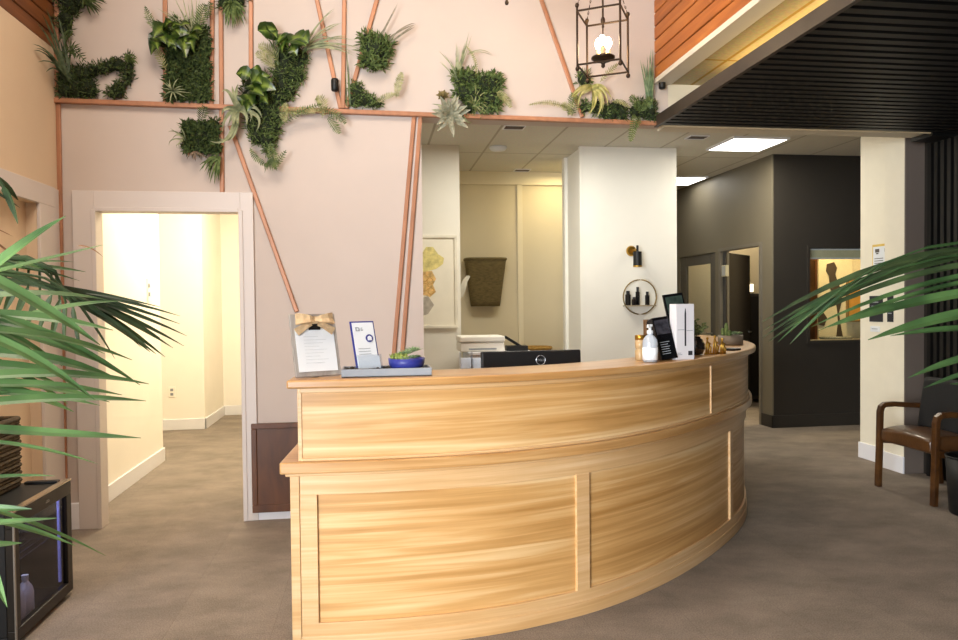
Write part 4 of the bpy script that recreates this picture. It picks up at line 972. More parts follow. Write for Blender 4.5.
moss(t, [(68, 90, 9), (77, 88, 11), (88, 88, 10), (92, 93, 6), (72, 78, 10), (84, 76, 9), (94, 72, 6), (103, 70, 6), (112, 67, 6), (120, 66, 7), (128, 75, 5), (131, 68, 4), (130, 60, 4), (130, 80, 4), (123, 87, 5), (117, 91, 6), (112, 95, 4), (120, 95, 5)], MOSS, 1.1, .036, .075)
blades(t, (129, 62), [(139, 58), (137, 63), (127, 55), (132, 54)], .016, MOSS2, 'leaf_tips', rep=2, jit=1)
# square moss panel
t = plant('moss_square', 'square dark moss panel framed by copper strips', 'moss panel', 190, 100)
mossbox(t, 168, 32, 210, 101, .06, 2600)
t = plant('philodendron', 'dark glossy leaves spilling over the top of the square moss panel', 'leafy plant', 175, 30)
pothos(t, [((166, 28), (153, 38), 14), ((160, 33), (151, 55), 14), ((156, 40), (158, 50), 12), ((170, 30), (184, 26), 13), ((172, 34), (190, 34), 13), ((180, 34), (189, 47), 12), ((188, 36), (199, 40), 12), ((184, 38), (186, 58), 12), ((174, 42), (168, 47), 12), ((166, 30), (172, 22), 13), ((160, 30), (153, 28), 12), ((178, 30), (190, 24), 12), ((192, 32), (202, 30), 12), ((172, 26), (180, 36), 14), ((160, 36), (166, 44), 13), ((168, 38), (176, 50), 13), ((178, 40), (182, 50), 12), ((190, 40), (194, 52), 10)], (172, 34))
moss(t, [(168, 32, 9), (180, 30, 10), (192, 32, 9), (203, 34, 6), (166, 44, 6)], MOSS, .5, .05, .06, 'under_leaves')
fern(t, (156, 30), (145, 6), 0, .035, 14, FERN, 'fern_frond', mid=(150, 22))
blades(t, (195, 40), [(176, -4), (184, -8), (190, 4), (198, 2), (168, 14), (160, 12), (172, 16), (204, 6), (200, 10)], .009, TILL, 'grass_blades', rep=2)
fern(t, (196, 42), (205, 4), 3, .06, 16, MOSS2, 'fern_frond')
fern(t, (166, 70), (156, 50), 3, .04, 10, FERNP, 'fern_frond')
fern(t, (207, 20), (211, 2), 0, .04, 10, MOSS, 'fern_frond')
t = plant('thin_air_plant', 'thin pale air plant at the lower left of the square moss panel', 'air plant', 173, 92)
till(t, (173, 91), [(158, 78, 166, 84), (163, 98, 166, 92), (160, 88, 166, 88), (180, 78, 174, 80), (184, 86, 178, 86), (192, 93, 182, 92), (170, 104, 170, 98), (178, 104, 176, 98), (188, 99, 180, 94), (166, 82, 170, 86), (186, 90, 180, 88), (170, 78, 168, 84)], .011)
t = plant('grass_tuft', 'green grass tuft hanging at the top edge between copper strips', 'wall plant', 232, 5)
moss(t, [(232, 0, 11), (226, 4, 7), (238, 2, 8)], MOSS, .7, .05, .08)
blades(t, (232, 4), [(221, 14), (225, 20), (229, 26), (233, 25), (238, 22), (243, 18), (246, 10), (222, 8), (236, 26)], .016, MOSS2, rep=4)
# block under the rail
t = plant('moss_block', 'small square moss block just below the rail with pale curling leaves', 'moss', 203, 138)
mossbox(t, 186, 124, 220, 154, .07, 900)
moss(t, [(190, 128, 6), (215, 126, 6), (216, 148, 6), (190, 148, 6), (203, 140, 13)], MOSS, .9, .04, .085)
till(t, (186, 140), [(168, 132, 176, 128), (169, 146, 168, 136), (178, 148, 172, 146), (176, 124, 184, 128), (172, 140, 176, 130), (180, 150, 176, 140), (170, 128, 178, 134)], .012, TILL)
till(t, (196, 152), [(187, 160, 188, 154), (196, 161, 194, 158), (210, 160, 204, 156), (188, 152, 186, 158)], .016, mat('dry_brown', '#7a6a58', .8, var=.3), name='dry_leaves')
blades(t, (218, 158), [(201, 168), (207, 176), (212, 181), (216, 182), (204, 164), (220, 174), (208, 170)], .016, MOSS2, 'leaf_spray', rep=3, jit=2)
fern(t, (201, 124), (205, 106), 0, .05, 10, MOSS, 'fern_frond')
# upper pothos
t = plant('upper_pothos', 'variegated pothos with broad leaves above the mossy cascade', 'pothos', 280, 60)
pothos(t, [((276, 36), (258, 30), 20), ((268, 30), (277, 38), 16), ((284, 36), (282, 52), 15), ((292, 38), (306, 46), 24), ((296, 36), (296, 52), 18), ((286, 34), (276, 46), 14), ((280, 38), (288, 48), 16), ((262, 34), (276, 30), 18), ((300, 36), (308, 44), 18), ((290, 48), (297, 56), 14)], (280, 56))
moss(t, [(284, 56, 8), (296, 54, 8), (302, 58, 7), (288, 66, 10), (298, 66, 8), (282, 76, 10), (294, 76, 9), (300, 78, 6), (284, 88, 9), (290, 92, 7), (280, 96, 8), (286, 98, 6)], MOSS2, .8, .045, .09)
fern(t, (278, 62), (258, 46), 5, .05, 14, FERNP, 'fern_frond', mid=(270, 46))
fern(t, (276, 68), (256, 52), 0, .045, 14, FERNP, 'fern_frond')
blades(t, (278, 64), [(270, 40), (276, 42)], .016, GRASS, 'stalk_leaf', rep=2)
blades(t, (306, 48), [(334, 8), (340, 22), (346, 38), (356, 46), (350, 60), (340, 40), (330, 18), (344, 46), (358, 52), (336, 30)], .009, TILL, 'spider_grass', rep=2, sag=8)
t = plant('left_pothos', 'variegated pothos cluster to the left of the mossy cascade', 'pothos', 255, 92)
pothos(t, [((250, 76), (236, 74), 15), ((258, 76), (255, 66), 14), ((252, 82), (270, 76), 16), ((256, 86), (276, 90), 16), ((250, 90), (264, 96), 15), ((246, 94), (254, 108), 15), ((252, 98), (247, 112), 15), ((260, 96), (268, 104), 14), ((244, 84), (240, 76), 12), ((254, 80), (262, 84), 14), ((244, 98), (242, 106), 12), ((264, 80), (272, 84), 14), ((248, 86), (258, 92), 15), ((260, 88), (266, 96), 14)], (255, 94))
moss(t, [(254, 86, 10), (262, 92, 9), (250, 98, 9), (256, 104, 8), (266, 82, 7)], MOSS, .5, .045, .06, 'under_leaves')
t = plant('curling_air_plant', 'large grey green air plant curling over the rail', 'air plant', 236, 110)
till(t, (238, 110), [(222, 92, 228, 84), (232, 86, 234, 96), (222, 116, 222, 104), (222, 132, 224, 112), (210, 141, 232, 150), (240, 128, 236, 120), (256, 132, 268, 112), (250, 122, 256, 106), (246, 96, 242, 98), (262, 118, 258, 100), (228, 126, 232, 116), (238, 84, 234, 94), (246, 126, 250, 112), (218, 138, 240, 148), (234, 128, 232, 118)], .036, TILL)
t = plant('moss_cascade', 'mossy cascade with trailing fern tips hanging below the rail', 'wall plant', 262, 130)
moss(t, [(264, 104, 10), (273, 108, 8), (258, 114, 9), (268, 118, 11), (278, 116, 6), (256, 126, 10), (266, 130, 11), (274, 128, 8), (258, 138, 8), (268, 140, 9), (274, 138, 5), (270, 150, 6)], MOSS2, 1.0, .04, .09)
fern(t, (250, 148), (268, 166), -4, .028, 14, FERN, 'trailing_tip', mid=(254, 160), lw=.009)
fern(t, (270, 142), (276, 170), 0, .045, 14, FERN, 'trailing_tip', lw=.010)
fern(t, (272, 168), (286, 150), -4, .03, 10, FERN, 'trailing_tip', lw=.009)
blades(t, (272, 160), [(264, 168), (270, 171), (278, 170), (282, 164), (274, 172)], .014, FERN, 'leaf_tips', rep=2, jit=2)
t = plant('long_fern', 'long pale fern stem reaching right along the rail', 'fern', 310, 118)
fern(t, (278, 128), (322, 104), 8, .03, 18, FERN, 'fern_frond', mid=(300, 108))
fern(t, (322, 118), (316, 97), 0, .05, 14, FERNP, 'fern_frond', mid=(326, 100))
fern(t, (318, 108), (346, 124), 2, .04, 16, FERN, 'fern_frond', mid=(338, 112))
fern(t, (328, 116), (340, 134), 0, .04, 12, FERN, 'fern_frond')
fern(t, (284, 112), (320, 110), 0, .04, 20, FERNP, 'fern_frond')
fern(t, (286, 102), (284, 122), 0, .04, 12, FERNP, 'fern_frond')
# round tuft and wedge
t = plant('moss_ball', 'round green grassy ball on the right leaning copper strip', 'wall plant', 375, 52)
moss(t, [(375, 52, 15), (366, 42, 7), (384, 48, 8), (368, 62, 8), (380, 62, 8), (374, 67, 6)], MOSS2, 1.0, .05, .12, lw=.010)
blades(t, (378, 44), [(398, 5)], .008, leafmat('dry_spike', '#6d6a58', '#9a927c', .6), 'spike_blade', jit=1, rep=2, sag=0)
blades(t, (390, 42), [(417, 24), (414, 26)], .012, MATS['dry_spike'], 'spike_blade', jit=1, rep=2, sag=2)
t = plant('moss_wedge', 'small moss wedge on the rail with a pale upright fern tip', 'moss', 362, 100)
moss(t, [(354, 88, 5), (358, 92, 7), (354, 102, 6), (364, 100, 8), (372, 103, 6), (378, 105, 4)], MOSS2, 1.2, .035, .07)
fern(t, (376, 102), (396, 94), 2, .03, 12, FERNP, 'fern_frond')
fern(t, (396, 98), (402, 72), 0, .038, 16, FERNP, 'fern_frond', mid=(398, 84), lw=.009)
blades(t, (347, 104), [(346, 44), (348, 60), (345, 72)], .009, GRASS, 'tall_blade', jit=1, rep=1)
# moss with grey rosette
t = plant('grassy_moss_block', 'bushy moss block with tall grass on the rail above the wall edge', 'wall plant', 478, 100)
moss(t, [(462, 82, 9), (470, 80, 10), (484, 86, 11), (492, 86, 10), (464, 94, 10), (476, 98, 12), (490, 100, 10), (494, 108, 6), (470, 108, 7), (482, 110, 6), (458, 78, 6), (494, 80, 6)], MOSS2, .9, .045, .1, lw=.011)
blades(t, (457, 78), [(444, 52), (448, 60), (456, 44), (460, 42), (462, 46), (468, 36), (464, 52), (458, 58), (470, 44), (440, 60)], .008, TILL, 'grass_blades', rep=2, sag=0)
fern(t, (476, 76), (466, 46), 0, .018, 16, FERNP, 'fern_frond', mid=(478, 58), lw=.007)
blades(t, (467, 54), [(492, 56), (494, 57)], .008, TILL, 'bent_blade', jit=1, sag=4)
fern(t, (496, 92), (511, 108), 2, .045, 14, FERNP, 'fern_frond', mid=(506, 96))
blades(t, (474, 106), [(482, 88), (488, 96), (492, 104), (466, 98), (480, 116), (470, 92), (486, 112)], .009, FERNP, 'pale_blades', rep=3)
t = plant('grey_rosette', 'grey succulent rosette hanging over the rail at the wall edge', 'succulent', 450, 116)
m = MB(); rosette(m, at(450, 114, WY-.09), .125, 4, V((-.1, -1, .05)), .36); rosette(m, at(450, 116, WY-.08), .14, 2, V((.1, -1, -.3)), .3); m.build('rosette', SUCG, t)
m = MB(); rosette(m, at(443, 97, WY-.06), .05, 4, V((-.1, -.8, .4)), .6); m.build('brown_rosette', leafmat('brown_rosette', '#5d5230', '#8a7a48', .6, 40), t)
till(t, (460, 112), [(472, 122, 468, 126), (468, 118, 466, 112), (432, 104, 440, 104)], .02, TILL)
# cluster under the lantern
t = plant('yellow_air_plant', 'big yellowish air plant with arching leaves under the lantern', 'air plant', 590, 105)
till(t, (592, 88), [(572, 106, 574, 86), (578, 112, 576, 88), (590, 116, 594, 100), (602, 112, 606, 94), (608, 106, 606, 86), (598, 86, 600, 84), (586, 116, 600, 104), (574, 96, 582, 82), (606, 96, 604, 82), (596, 118, 608, 100), (580, 98, 584, 90), (612, 100, 604, 80), (570, 100, 578, 82)], .034, TILLY)
moss(t, [(583, 80, 8), (596, 108, 8), (584, 108, 6), (604, 112, 6)], MOSS2, 1.0, .04, .08)
fern(t, (600, 82), (618, 64), 2, .03, 12, FERNP, 'fern_frond')
t = plant('left_reaching_fern', 'pale fern arm reaching left along the rail from the air plant', 'fern', 560, 108)
fern(t, (574, 112), (529, 105), 10, .026, 24, FERNP, 'fern_frond', lw=.007)
fern(t, (568, 116), (572, 92), 0, .035, 12, FERN, 'fern_frond')
fern(t, (572, 116), (562, 104), 3, .04, 10, FERNP, 'fern_frond')
fern(t, (572, 116), (578, 96), 3, .04, 10, FERN, 'fern_frond')
t = plant('rail_moss', 'low dark moss clump on the rail right of the air plant', 'moss', 614, 110)
moss(t, [(608, 112, 7), (614, 108, 7), (620, 112, 7), (612, 116, 5), (622, 116, 5), (604, 116, 4)], MOSS, 1.0, .036, .07)
fern(t, (612, 102), (630, 108), 5, .025, 12, FERNP, 'fern_frond')
t = plant('rail_end_fern', 'bushy fern clump with upright grass at the right end of the rail', 'fern', 640, 112)
moss(t, [(634, 112, 7), (642, 112, 8), (649, 112, 7), (638, 106, 6), (648, 105, 6), (652, 118, 4)], MOSS, 1.0, .04, .07)
fern(t, (640, 112), (630, 96), 2, .05, 12, MOSS2, 'fern_frond')
fern(t, (640, 112), (652, 98), 2, .05, 12, MOSS2, 'fern_frond')
fern(t, (634, 114), (630, 142), 0, .04, 14, FERN, 'hanging_frond', mid=(634, 128), lw=.010, off=.075)
fern(t, (640, 116), (636, 128), 0, .03, 8, FERN, 'hanging_frond', off=.075)
blades(t, (650, 106), [(641, 62), (645, 66), (648, 56), (651, 60), (653, 70), (644, 76), (652, 50)], .014, leafmat('blue_grass', '#5d7a58', '#8fa47c', .5), 'grass_blades', rep=3, jit=1.5, sag=0)

# ------------------------------------------------------------------ lanterns
BULB = mat('lantern_bulb', '#fff2d8', .3, emit=((1, .78, .45), 45))
CAND = mat('candle_sleeve', '#d8b98a', .5, var=.03)
def lantern(c, rotz, label):
    c = V(c); s, h = .122, .152          # half side, half height; c = centre of the cage
    t = thing('pendant_lantern', label, 'pendant lantern', (c.x, c.y, c.z-h-.05), 'iron candle lanterns')
    T = Matrix.Translation(c) @ Matrix.Rotation(rad(rotz), 4, 'Z')
    m = MB(); m.T = T; r = .0065
    cs = [(-s, -s), (s, -s), (s, s), (-s, s)]
    for x, y in cs: m.tube([(x, y, -h-.01), (x, y, h+.02)], r, 8)
    for z in (-h, h):
        for i in range(4):
            a, b = cs[i], cs[(i+1) % 4]; m.tube([(a[0], a[1], z), (b[0], b[1], z)], r*.9, 6)
    m.build('cage', IRON, t)
    for x, y in cs:
        for z in (-h-.022, h+.032):
            m = MB(); m.T = T; m.ball((x, y, z), .013, 8, (1, 1, 1.15)); m.build('finial', IRON, t, smooth=True)
    m = MB(); m.T = T
    m.lathe((0, 0, -h+.055), [(0, -.012), (.05, -.01), (.068, .002), (.068, .010), (0, .012)], 24); m.lathe((0, 0, -h+.02), [(0, -.02), (.012, -.01), (.010, .006), (.02, .015), (0, .018)], 12); m.build('candle_plate', IRON, t, smooth=True)
    for k in range(3):
        q = 2*PI*k/3+.6; x, y = .032*math.cos(q), .032*math.sin(q)
        m = MB(); m.T = T; m.lathe((x, y, -h+.055), [(.011, 0), (.012, .004), (.012, .06), (.009, .064), (0, .064)], 12); d = m.build('candle', CAND, t, smooth=True)
        m = MB(); m.T = T; m.lathe((x, y, -h+.118), [(.008, 0), (.018, .012), (.022, .03), (.018, .048), (.008, .062), (0, .066)], 12); m.build('bulb', BULB, d, smooth=True)
    m = MB(); m.T = T
    m.tube([(0, 0, h-.06), (0, 0, h+.9)], .006, 8); m.ball((0, 0, h-.03), .014, 10, (1, 1, 1.7)); m.ball((0, 0, h-.065), .008, 8)
    m.tube([(0, 0, -h+.055), (0, 0, h-.06)], .004, 6); m.build('hanging_rod', IRON, t)
    m = MB(); m.T = T
    for x, y in cs:
        a = V((x, y, h+.03)); b = V((0, 0, h+.45)); n = 14
        for k in range(n):
            p = a.lerp(b, k/n); q = a.lerp(b, (k+.8)/n); o = V((.004, 0, 0)) if k % 2 else V((0, .004, 0))
            m.tube([p, (p+q)/2+o, q, (p+q)/2-o, p], .0022, 5, caps=False)
    m.build('chain', IRON, t)
    m = MB(); m.T = T; m.tube([(0, 0, h+.9), (0, 0, 4.4-c.z)], .005, 8); m.lathe((0, 0, 4.4-c.z), [(.0, -.04), (.05, -.03), (.065, 0)], 20); m.build('ceiling_canopy', IRON, t)
    l = bpy.data.lights.new('lantern_glow', 'POINT'); l.energy = LANT; l.color = (1, .72, .42); l.shadow_soft_size = .05
    lo = bpy.data.objects.new('lantern_glow', l); COL.objects.link(lo); lo.parent = t; lo.location = V((c.x, c.y, c.z-.015))-V(ORG[t.name])
    return t
LANT = 13
lantern(at(603, 42, 4.05), -30, 'black iron candle lantern hanging near the cedar bulkhead')
lantern(at(519.6, -40, 4.05), -30, 'second iron lantern, only its lowest finial showing at the top edge')

# ------------------------------------------------------------------ armchair by the slat wall
t = thing('armchair', 'wooden armchair with brown leather seat and black cushion by the slat wall', 'armchair', (4.02, 4.67, 0))
LEA = mat('brown_leather', '#4c3018', .32, var=.25, scale=9, bump=.15, bscale=60, coat=.2)
def bar(m, pts, w, d):        # square-section bar
    pts = [V(p) for p in pts]; vs = []; fs = []
    for i, p in enumerate(pts):
        a = pts[max(i-1, 0)]; b = pts[min(i+1, len(pts)-1)]; tn = (b-a).normalized(); sd = V((0, 1, 0)); nn = tn.cross(sd).normalized()
        for u, v in ((-1, -1), (1, -1), (1, 1), (-1, 1)): vs.append(p+sd*u*w/2+nn*v*d/2)
    n = len(pts)
    for i in range(n-1):
        for k in range(4): fs.append((4*i+k, 4*i+(k+1) % 4, 4*i+4+(k+1) % 4, 4*i+4+k))
    fs += [(3,2,1,0), tuple(4*n-4+k for k in range(4))]; m.add(vs, fs)
for yy in (4.40, 4.95):
    m = MB(); m_pts = [(3.775, yy, 0), (3.785, yy, .3), (3.79, yy, .57), (3.80, yy, .605), (3.825, yy, .622), (3.9, yy, .625), (4.16, yy, .605), (4.27, yy, .60)]
    bar(m, m_pts, .042, .038); m.build('arm_and_front_leg', CHAIRW, t, bevel=.006)
    m = MB(); bar(m, [(4.30, yy, 0), (4.27, yy, .3), (4.27, yy, .58)], .04, .038); m.build('rear_leg', CHAIRW, t, bevel=.006)
    m = MB(); bar(m, [(3.79, yy, .36), (4.255, yy, .31)], .03, .05); m.build('side_rail', CHAIRW, t, bevel=.004)
m = MB(); n = 9
vs = []; fs = []
for i in range(n):
    f = i/(n-1); x = 3.77+.47*f; top = .478-.05*f+.012*math.sin(PI*f)*1.0; th = .125-.03*f
    for k in range(9):
        g = k/8; y = 4.43+.49*g; cr_ = .014*math.sin(PI*g)
        vs.append((x, y, top+cr_-(.035*(1-f)**6)))
    for k in range(9):
        g = k/8; y = 4.43+.49*g; vs.append((x, y, top-th-.02*math.sin(PI*f)))
for i in range(n-1):
    for k in range(8):
        a = i*18+k; fs += [(a, a+1, a+19, a+18), (a+9, a+27, a+28, a+10)]
    fs += [(i*18, i*18+18, i*18+27, i*18+9), (i*18+8, i*18+17, i*18+35, i*18+26)]
for k in range(8): fs += [(k, k+9, k+10, k+1), ((n-1)*18+k, (n-1)*18+k+1, (n-1)*18+k+10, (n-1)*18+k+9)]
m.add(vs, fs); m.build('seat', LEA, t, bevel=.02, seg=4, smooth=True)
m = MB(); m.T = Matrix.Translation((4.14, 4.675, .43)) @ Matrix.Rotation(rad(9), 4, 'Y'); m.box((-.08, -.25, 0), (.06, .25, .40)); m.build('back_cushion', mat('black_cushion', '#0f0f11', .7, var=.1, bump=.2, bscale=80), t, bevel=.035, seg=4)
m = MB(); m.lathe((3.87, 4.19, 0), [(.115, 0), (.125, .01), (.148, .38), (.14, .38), (.12, .05), (0, .04)], 28)
t = thing('waste_bin', 'tall black bin at the right frame edge in front of the armchair', 'bin', (3.87, 4.19, 0)); m.build('bin_body', BLACK, t, smooth=True)
m = MB(); m.tube([(3.87+.145*math.cos(2*PI*k/24), 4.19+.145*math.sin(2*PI*k/24), .38) for k in range(25)], .008, 6); m.build('rim', BLACK, t, smooth=True)

# ------------------------------------------------------------------ drinks fridge and basket
fx0, fx1, fy0, fy1, fh = -1.94, -1.525, 3.215, 3.80, .565
t = thing('drinks_fridge', 'small black glass-door drinks fridge against the tan wall', 'mini fridge', (-1.72, 3.54, 0))
frame('X', fx0, fx1, fy0, fy1, .02, fh, .03, .03, mb=boxes(((fx0, fy0+.03, .05), (fx0+.03, fy1-.03, fh-.03)))).build('cabinet', BLACK, t, bevel=.004)
FRM = mat('door_frame_bronze', '#2b2620', .35, metal=.4, var=.06)
d = frame('X', fx1, fx1+.03, fy0, fy1, .025, fh+.005, .055, .05, .065).build('door', FRM, t, bevel=.003)
MB().box((fx1+.008, fy0+.05, .07), (fx1+.018, fy1-.055, fh-.06)).build('glass_pane', pane_glass('tinted_glass', (.7, .7, .78)), d)
boxes(((fx1+.0, fy0, fh+.005), (fx1+.032, fy1, fh+.012))).build('top_trim', mat('chrome_strip', '#c9bda6', .25, metal=.8), d)
boxes(((fx1+.03, fy0-.002, .03), (fx1+.036, fy0+.008, fh+.005))).build('edge_trim', STEEL, d)
m = MB(); m.T = Matrix.Translation((fx1+.031, 3.54, fh-.03)); m.box((0, -.02, -.006), (.001, .02, -.002)); m.box((0, -.014, .002), (.001, .014, .005)); m.build('badge', STEEL, d)
boxes(*[((fx0+.04+.04*k, fy0+.035, .30), (fx0+.044+.04*k, fy1-.035, .304)) for k in range(9)], ((fx0+.035, fy0+.035, .296), (fx1-.03, fy0+.04, .30)), ((fx0+.035, fy1-.04, .296), (fx1-.03, fy1-.035, .30))).build('wire_shelf', mat('shelf_glass', '#50505c', .1, metal=.3), t)
boxes(((fx1-.02, fy1-.045, .08), (fx1-.01, fy1-.032, fh-.07))).build('light_strip', mat('cool_led', '#9fa8ff', .5, emit=((.45, .45, 1), .25)), t)
boxes(((fx0+.25, 3.755, fh), (fx0+.40, 3.79, fh+.012))).build('hinge_cover', BLACK, t, bevel=.003)
for k, (yy, lab) in enumerate(((3.375, 'nearer of two white water bottles inside the drinks fridge'), (3.455, 'farther of two white water bottles inside the drinks fridge'))):
    b = thing('water_bottle', lab, 'bottle', (-1.56, yy, .05), 'bottles inside the drinks fridge')
    m = MB(); m.lathe((-1.56, yy, .0505), [(.03, 0), (.034, .006), (.034, .10), (.028, .125), (.012, .15), (.012, .158), (0, .158)], 18); m.build('bottle', mat('bottle_white', '#e4e6f0', .4, var=.05), b, smooth=True)
    m = MB(); m.lathe((-1.56, yy, .0505), [(.014, .155), (.014, .178), (0, .178)], 14); m.build('cap', PAPER, b)
BK = mat('brown_seagrass', '#4a3c26', .85, var=.5, scale=35, bump=1., bscale=50, stretch=(1, 1, 3))
t = thing('woven_basket', 'dark brown woven basket on top of the drinks fridge', 'basket', (-1.80, 3.46, fh))
m = MB(); bx0, bx1, by0, by1 = -1.93, -1.70, 3.27, 3.73
for k in range(17):
    z = fh+.0125+.0185*k; j = .004*(k % 2)
    m.tube([(bx0-j, by0-j, z), (bx1+j, by0-j, z), (bx1+j, by1+j, z), (bx0-j, by1+j, z), (bx0-j, by0-j, z)], .0105, 6)
m.box((bx0, by0, fh+.002), (bx1, by0+.006, fh+.31)); m.box((bx0, by1-.006, fh+.002), (bx1, by1, fh+.31)); m.box((bx0, by0, fh+.002), (bx0+.006, by1, fh+.31)); m.box((bx1-.006, by0, fh+.002), (bx1, by1, fh+.31)); m.box((bx0, by0, fh+.002), (bx1, by1, fh+.01))
m.build('woven_wall', BK, t)
m = MB(); m.tube([(bx0, by0, fh+.326), (bx1, by0, fh+.326), (bx1, by1, fh+.326), (bx0, by1, fh+.326), (bx0, by0, fh+.326)], .014, 8); m.build('rim', BK, t, smooth=True)

# ------------------------------------------------------------------ palms at both sides of the frame
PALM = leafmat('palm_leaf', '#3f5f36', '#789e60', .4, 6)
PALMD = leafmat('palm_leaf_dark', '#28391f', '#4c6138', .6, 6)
PALMB = leafmat('palm_tip_brown', '#7a4f38', '#9a7350', .6, 6)
def leafp(m, p, q, w, sag=.02, n=8, nrm=None, fold=.35):
    """palm leaflet between two room points, w metres wide, drooping by sag"""
    a, b = V(p), V(q); pts = []
    for k in range(n):
        f = k/(n-1); pts.append(a.lerp(b, f)+V((0, 0, sag*4*f*(1-f))))
    m.ribbon(pts, w, nrm or V((random.gauss(0, .25), -.75, .65)), prof=lambda f: max(.06, min(1, f*6+.35)*(1-f**3.2)), fold=fold)
def fan(t, lst, mt, name='frond', root=None, wk=.9):
    m = MB()
    for (x0, y0, Y0), (x1, y1, Y1), w, sag in lst:
        leafp(m, at(x0, y0, Y0), at(x1, y1, Y1), w*wk, sag*.8)
    if root:
        for (x0, y0, Y0), (x1, y1, Y1), *_ in lst:      # stalks that curve over into each leaflet
            b = at(x0, y0, Y0); a = V(root); d = (at(x1, y1, Y1)-b).normalized(); L = (b-a).length
            c1 = a+V((0, 0, .28*L)); c2 = b-d*.45*L; n = 9
            m.tube([a*(1-f)**3+c1*3*f*(1-f)**2+c2*3*f*f*(1-f)+b*f**3 for f in [k/(n-1) for k in range(n)]], [.006-.003*k/(n-1) for k in range(n)], 5)
    return m.build(name, mt, t)
PL = V((-1.28, 1.72, 0))
t = thing('potted_palm', 'palm reaching in from the left edge of the picture', 'palm', PL)
m = MB(); m.lathe(PL, [(.15, 0), (.17, .02), (.2, .36), (.185, .36), (.17, .3), (0, .29)], 28); m.build('pot', mat('pale_pot', '#b9b2a6', .6), t, smooth=True)
m = MB()
for k in range(5): m.tube([PL+V((.04*math.cos(k*1.3), .04*math.sin(k*1.3), .28)), PL+V((.05*math.cos(k*1.3), .05*math.sin(k*1.3), .8)), PL+V((.03*math.cos(k*1.3), .03*math.sin(k*1.3), 1.15+.06*k))], [.02, .016, .01], 8)
m.build('stem', mat('palm_stem', '#6d6a3a', .7, var=.2), t, smooth=True)
RT = PL+V((0, 0, 1.25))
# a long frond seen almost edge on, its leaflets sweeping right and hanging comb-like
A = lambda x, y, Y=1.9: (x, y, Y)
fan(t, [(A(-40, 278), A(70, 288, 1.95), .020, .004), (A(-20, 280), A(160, 307, 1.98), .020, .012), (A(10, 282), A(180, 316, 2.0), .018, .012), (A(25, 284), A(180, 324, 2.0), .018, .012), (A(40, 286), A(187, 336, 2.02), .018, .014),
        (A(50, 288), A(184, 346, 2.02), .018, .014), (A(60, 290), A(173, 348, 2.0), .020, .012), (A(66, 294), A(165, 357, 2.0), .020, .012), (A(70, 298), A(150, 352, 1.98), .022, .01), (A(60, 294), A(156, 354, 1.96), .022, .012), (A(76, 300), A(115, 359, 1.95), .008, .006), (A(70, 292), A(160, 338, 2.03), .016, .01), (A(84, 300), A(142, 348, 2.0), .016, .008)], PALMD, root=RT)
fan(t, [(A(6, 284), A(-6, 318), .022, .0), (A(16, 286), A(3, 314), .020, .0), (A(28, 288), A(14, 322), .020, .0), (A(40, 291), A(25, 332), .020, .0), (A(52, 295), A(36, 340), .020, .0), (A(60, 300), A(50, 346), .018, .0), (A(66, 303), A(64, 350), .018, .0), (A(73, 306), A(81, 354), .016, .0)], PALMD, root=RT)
fan(t, [(A(20, 318, 1.75), A(122, 301, 1.9), .020, .01)], PALM, root=RT)
fan(t, [(A(-30, 288, 1.7), A(66, 216, 1.8), .034, .01), (A(-20, 276, 1.75), A(103, 245, 1.9), .018, .0), (A(-20, 268, 1.8), A(86, 272, 1.95), .022, .01), (A(-20, 264, 1.8), A(80, 281, 1.95), .018, .01), (A(-20, 270, 1.8), A(74, 262, 1.95), .016, .01), (A(-10, 262, 1.8), A(42, 284, 1.95), .018, .0)], PALM, root=RT)
fan(t, [(A(-30, 268, 1.5), A(100, 345, 1.6), .030, .01), (A(-30, 300, 1.5), A(108, 300, 1.7), .028, .015), (A(-30, 330, 1.5), A(132, 360, 1.7), .026, .02), (A(-30, 352, 1.55), A(120, 380, 1.7), .032, .02), (A(-30, 330, 1.5), A(95, 400, 1.6), .024, .02), (A(0, 316, 1.55), A(140, 385, 1.7), .022, .015)], PALM, root=RT)
fan(t, [(A(-30, 378, 1.5), A(149, 384, 1.7), .026, .018), (A(-30, 405, 1.5), A(146, 401, 1.7), .024, .012), (A(-30, 428, 1.5), A(141, 438, 1.65), .022, .0), (A(-30, 385, 1.5), A(122, 395, 1.65), .024, .012), (A(-30, 366, 1.55), A(80, 378, 1.65), .03, .01)], PALM, root=RT)
fan(t, [(A(-30, 516, 1.5), A(76, 546, 1.6), .014, .01), (A(-30, 503, 1.5), A(106, 556, 1.65), .010, .012), (A(-30, 546, 1.45), A(22, 543, 1.5), .016, .0), (A(-30, 508, 1.5), A(32, 509, 1.5), .018, .0), (A(-30, 525, 1.5), A(58, 518, 1.55), .014, .0), (A(-20, 540, 1.4), A(7, 607, 1.4), .02, .0), (A(-30, 440, 1.5), A(98, 464, 1.6), .010, .012), (A(-30, 480, 1.5), A(55, 476, 1.55), .01, .005)], PALM, root=PL+V((0, 0, .9)))
fan(t, [(A(-14, 176, 1.8), A(18, 200, 1.85), .03, .01), (A(4, 186, 1.8), A(18, 224, 1.85), .022, .01), (A(-10, 190, 1.8), A(20, 208, 1.85), .024, .0)], PALMD, root=RT)
rs = random.getstate(); random.seed(21); mm = []
for i in range(13):
    y0 = random.uniform(312, 420); x1 = random.uniform(60, 125); mm.append((A(-30, y0-14, 1.6), A(x1, y0+random.uniform(-4, 40)*(1 if y0 < 370 else .4), 1.72), random.uniform(.016, .03), .012))
fan(t, mm, PALM, root=RT)
random.setstate(rs)
for lf in ((A(-10, 226, 1.9), A(14, 237, 1.95), .006, .0), (A(-10, 238, 1.9), A(22, 262, 1.95), .006, .0), (A(78, 246, 1.9), A(103, 257, 1.9), .005, .01)): fan(t, [lf], PALMB, 'dry_tip', wk=1)
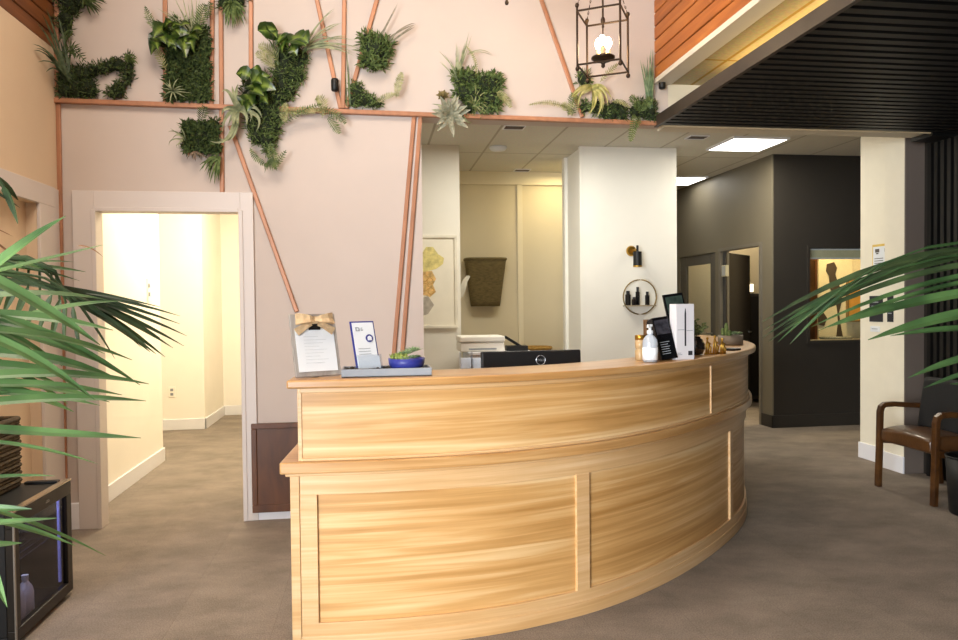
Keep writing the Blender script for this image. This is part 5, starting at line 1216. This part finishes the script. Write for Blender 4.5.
PALMR = leafmat('palm_leaf_shade', '#2c4726', '#527442', .4, 6)
PR = V((2.72, 2.35, 0))
t = thing('potted_palm', 'palm reaching in from the right edge of the picture', 'palm', PR)
m = MB(); m.lathe(PR, [(.15, 0), (.17, .02), (.2, .36), (.185, .36), (.17, .3), (0, .29)], 28); m.build('pot', MATS['pale_pot'], t, smooth=True)
m = MB()
for k in range(5): m.tube([PR+V((.04*math.cos(k*1.3), .04*math.sin(k*1.3), .28)), PR+V((.05*math.cos(k*1.3), .05*math.sin(k*1.3), .8)), PR+V((.03*math.cos(k*1.3), .03*math.sin(k*1.3), 1.15+.06*k))], [.02, .016, .01], 8)
m.build('stem', MATS['palm_stem'], t, smooth=True)
RT = PR+V((0, 0, 1.35))
B = lambda x, y, Y=2.45: (x, y, Y)
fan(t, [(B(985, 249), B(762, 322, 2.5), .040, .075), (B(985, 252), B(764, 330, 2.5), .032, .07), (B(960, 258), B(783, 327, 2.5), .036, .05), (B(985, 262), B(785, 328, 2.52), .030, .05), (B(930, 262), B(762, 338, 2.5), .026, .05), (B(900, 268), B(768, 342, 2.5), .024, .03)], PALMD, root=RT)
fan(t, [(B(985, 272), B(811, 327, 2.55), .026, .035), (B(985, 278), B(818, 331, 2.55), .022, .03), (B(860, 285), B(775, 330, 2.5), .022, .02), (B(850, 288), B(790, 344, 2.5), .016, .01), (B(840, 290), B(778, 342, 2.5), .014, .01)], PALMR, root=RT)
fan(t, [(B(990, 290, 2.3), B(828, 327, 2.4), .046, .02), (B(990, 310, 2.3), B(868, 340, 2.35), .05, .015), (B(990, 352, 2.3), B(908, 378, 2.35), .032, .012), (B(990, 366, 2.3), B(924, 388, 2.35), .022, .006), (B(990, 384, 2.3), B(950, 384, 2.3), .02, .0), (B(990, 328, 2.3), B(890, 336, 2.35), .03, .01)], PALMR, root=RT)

# ------------------------------------------------------------------ light
w = bpy.data.worlds.new('daylight'); S.world = w; w.use_nodes = True
bg = w.node_tree.nodes['Background']; bg.inputs[0].default_value = (.80, .90, 1.0, 1); bg.inputs[1].default_value = 1.2
def area(name, loc, rot, sx, sy, e, col):
    l = bpy.data.lights.new(name, 'AREA'); l.shape = 'RECTANGLE'; l.size = sx; l.size_y = sy; l.energy = e; l.color = col
    o = bpy.data.objects.new(name, l); COL.objects.link(o); o.location = loc; o.rotation_euler = rot; return o
area('storefront_daylight', (-1.05, -3.24, 1.5), (rad(90), 0, 0), 1.9, 2.7, 16, (.88, .94, 1.0))
area('added_entry_daylight', (-3.75, -3.24, 1.5), (rad(90), 0, 0), 3.2, 2.7, 1030, (.88, .94, 1.0))  # area lamp for daylight, set in the added entry bay's opening
area('lobby_ceiling_fill', (-.7, 2.7, 4.36), (0, 0, 0), 1.2, 1.6, 92, (1, .86, .72))  # unseen overhead fill, added to warm and lift the lobby walls
area('hall_lamp', (-1.4, 7.2, 3.0), (0, 0, 0), .5, 2.2, 100, (1, .88, .66))
area('office_lamp', (1.4, 6.3, 3.0), (0, 0, 0), 1.2, .6, 41, (1, .95, .82))
area('recess_lamp', (2.25, 8.35, 3.0), (0, 0, 0),   .35, .35, 8, (1, .80, .42))
area('right_office_lamp', (3.9, 7.0, 3.0), (0, 0, 0), .5, .5, 26, (1, .90, .70))
area('room_lamp', (5.7, 8.15, 2.9), (0, 0, 0), .5, .4, 60, (1, .80, .48))
area('back_room_lamp', (5.6, 10.0, 2.9), (0, 0, 0), .5, .4, 16, (1, .82, .55))
area('canopy_cove_fill', (2.5, 1.0, 2.79), (PI, 0, 0), .25, 7.0, 42, (1, .68, .25))  # unseen warm strip added above the canopy to turn bay tiles golden
area('fridge_bottle_fill', (-1.62, 3.5, .53), (0, 0, 0),   .1, .4, 1.3, (.75, .78, 1))  # fill added inside the fridge so the bottles show
vs_ = S.view_settings; vs_.view_transform = 'Standard'; vs_.look = 'None'; vs_.gamma = 1; vs_.exposure = 0.0; vs_.use_curve_mapping = False
S.cycles.use_denoising = True; S.cycles.max_bounces = 8; S.cycles.diffuse_bounces = 5
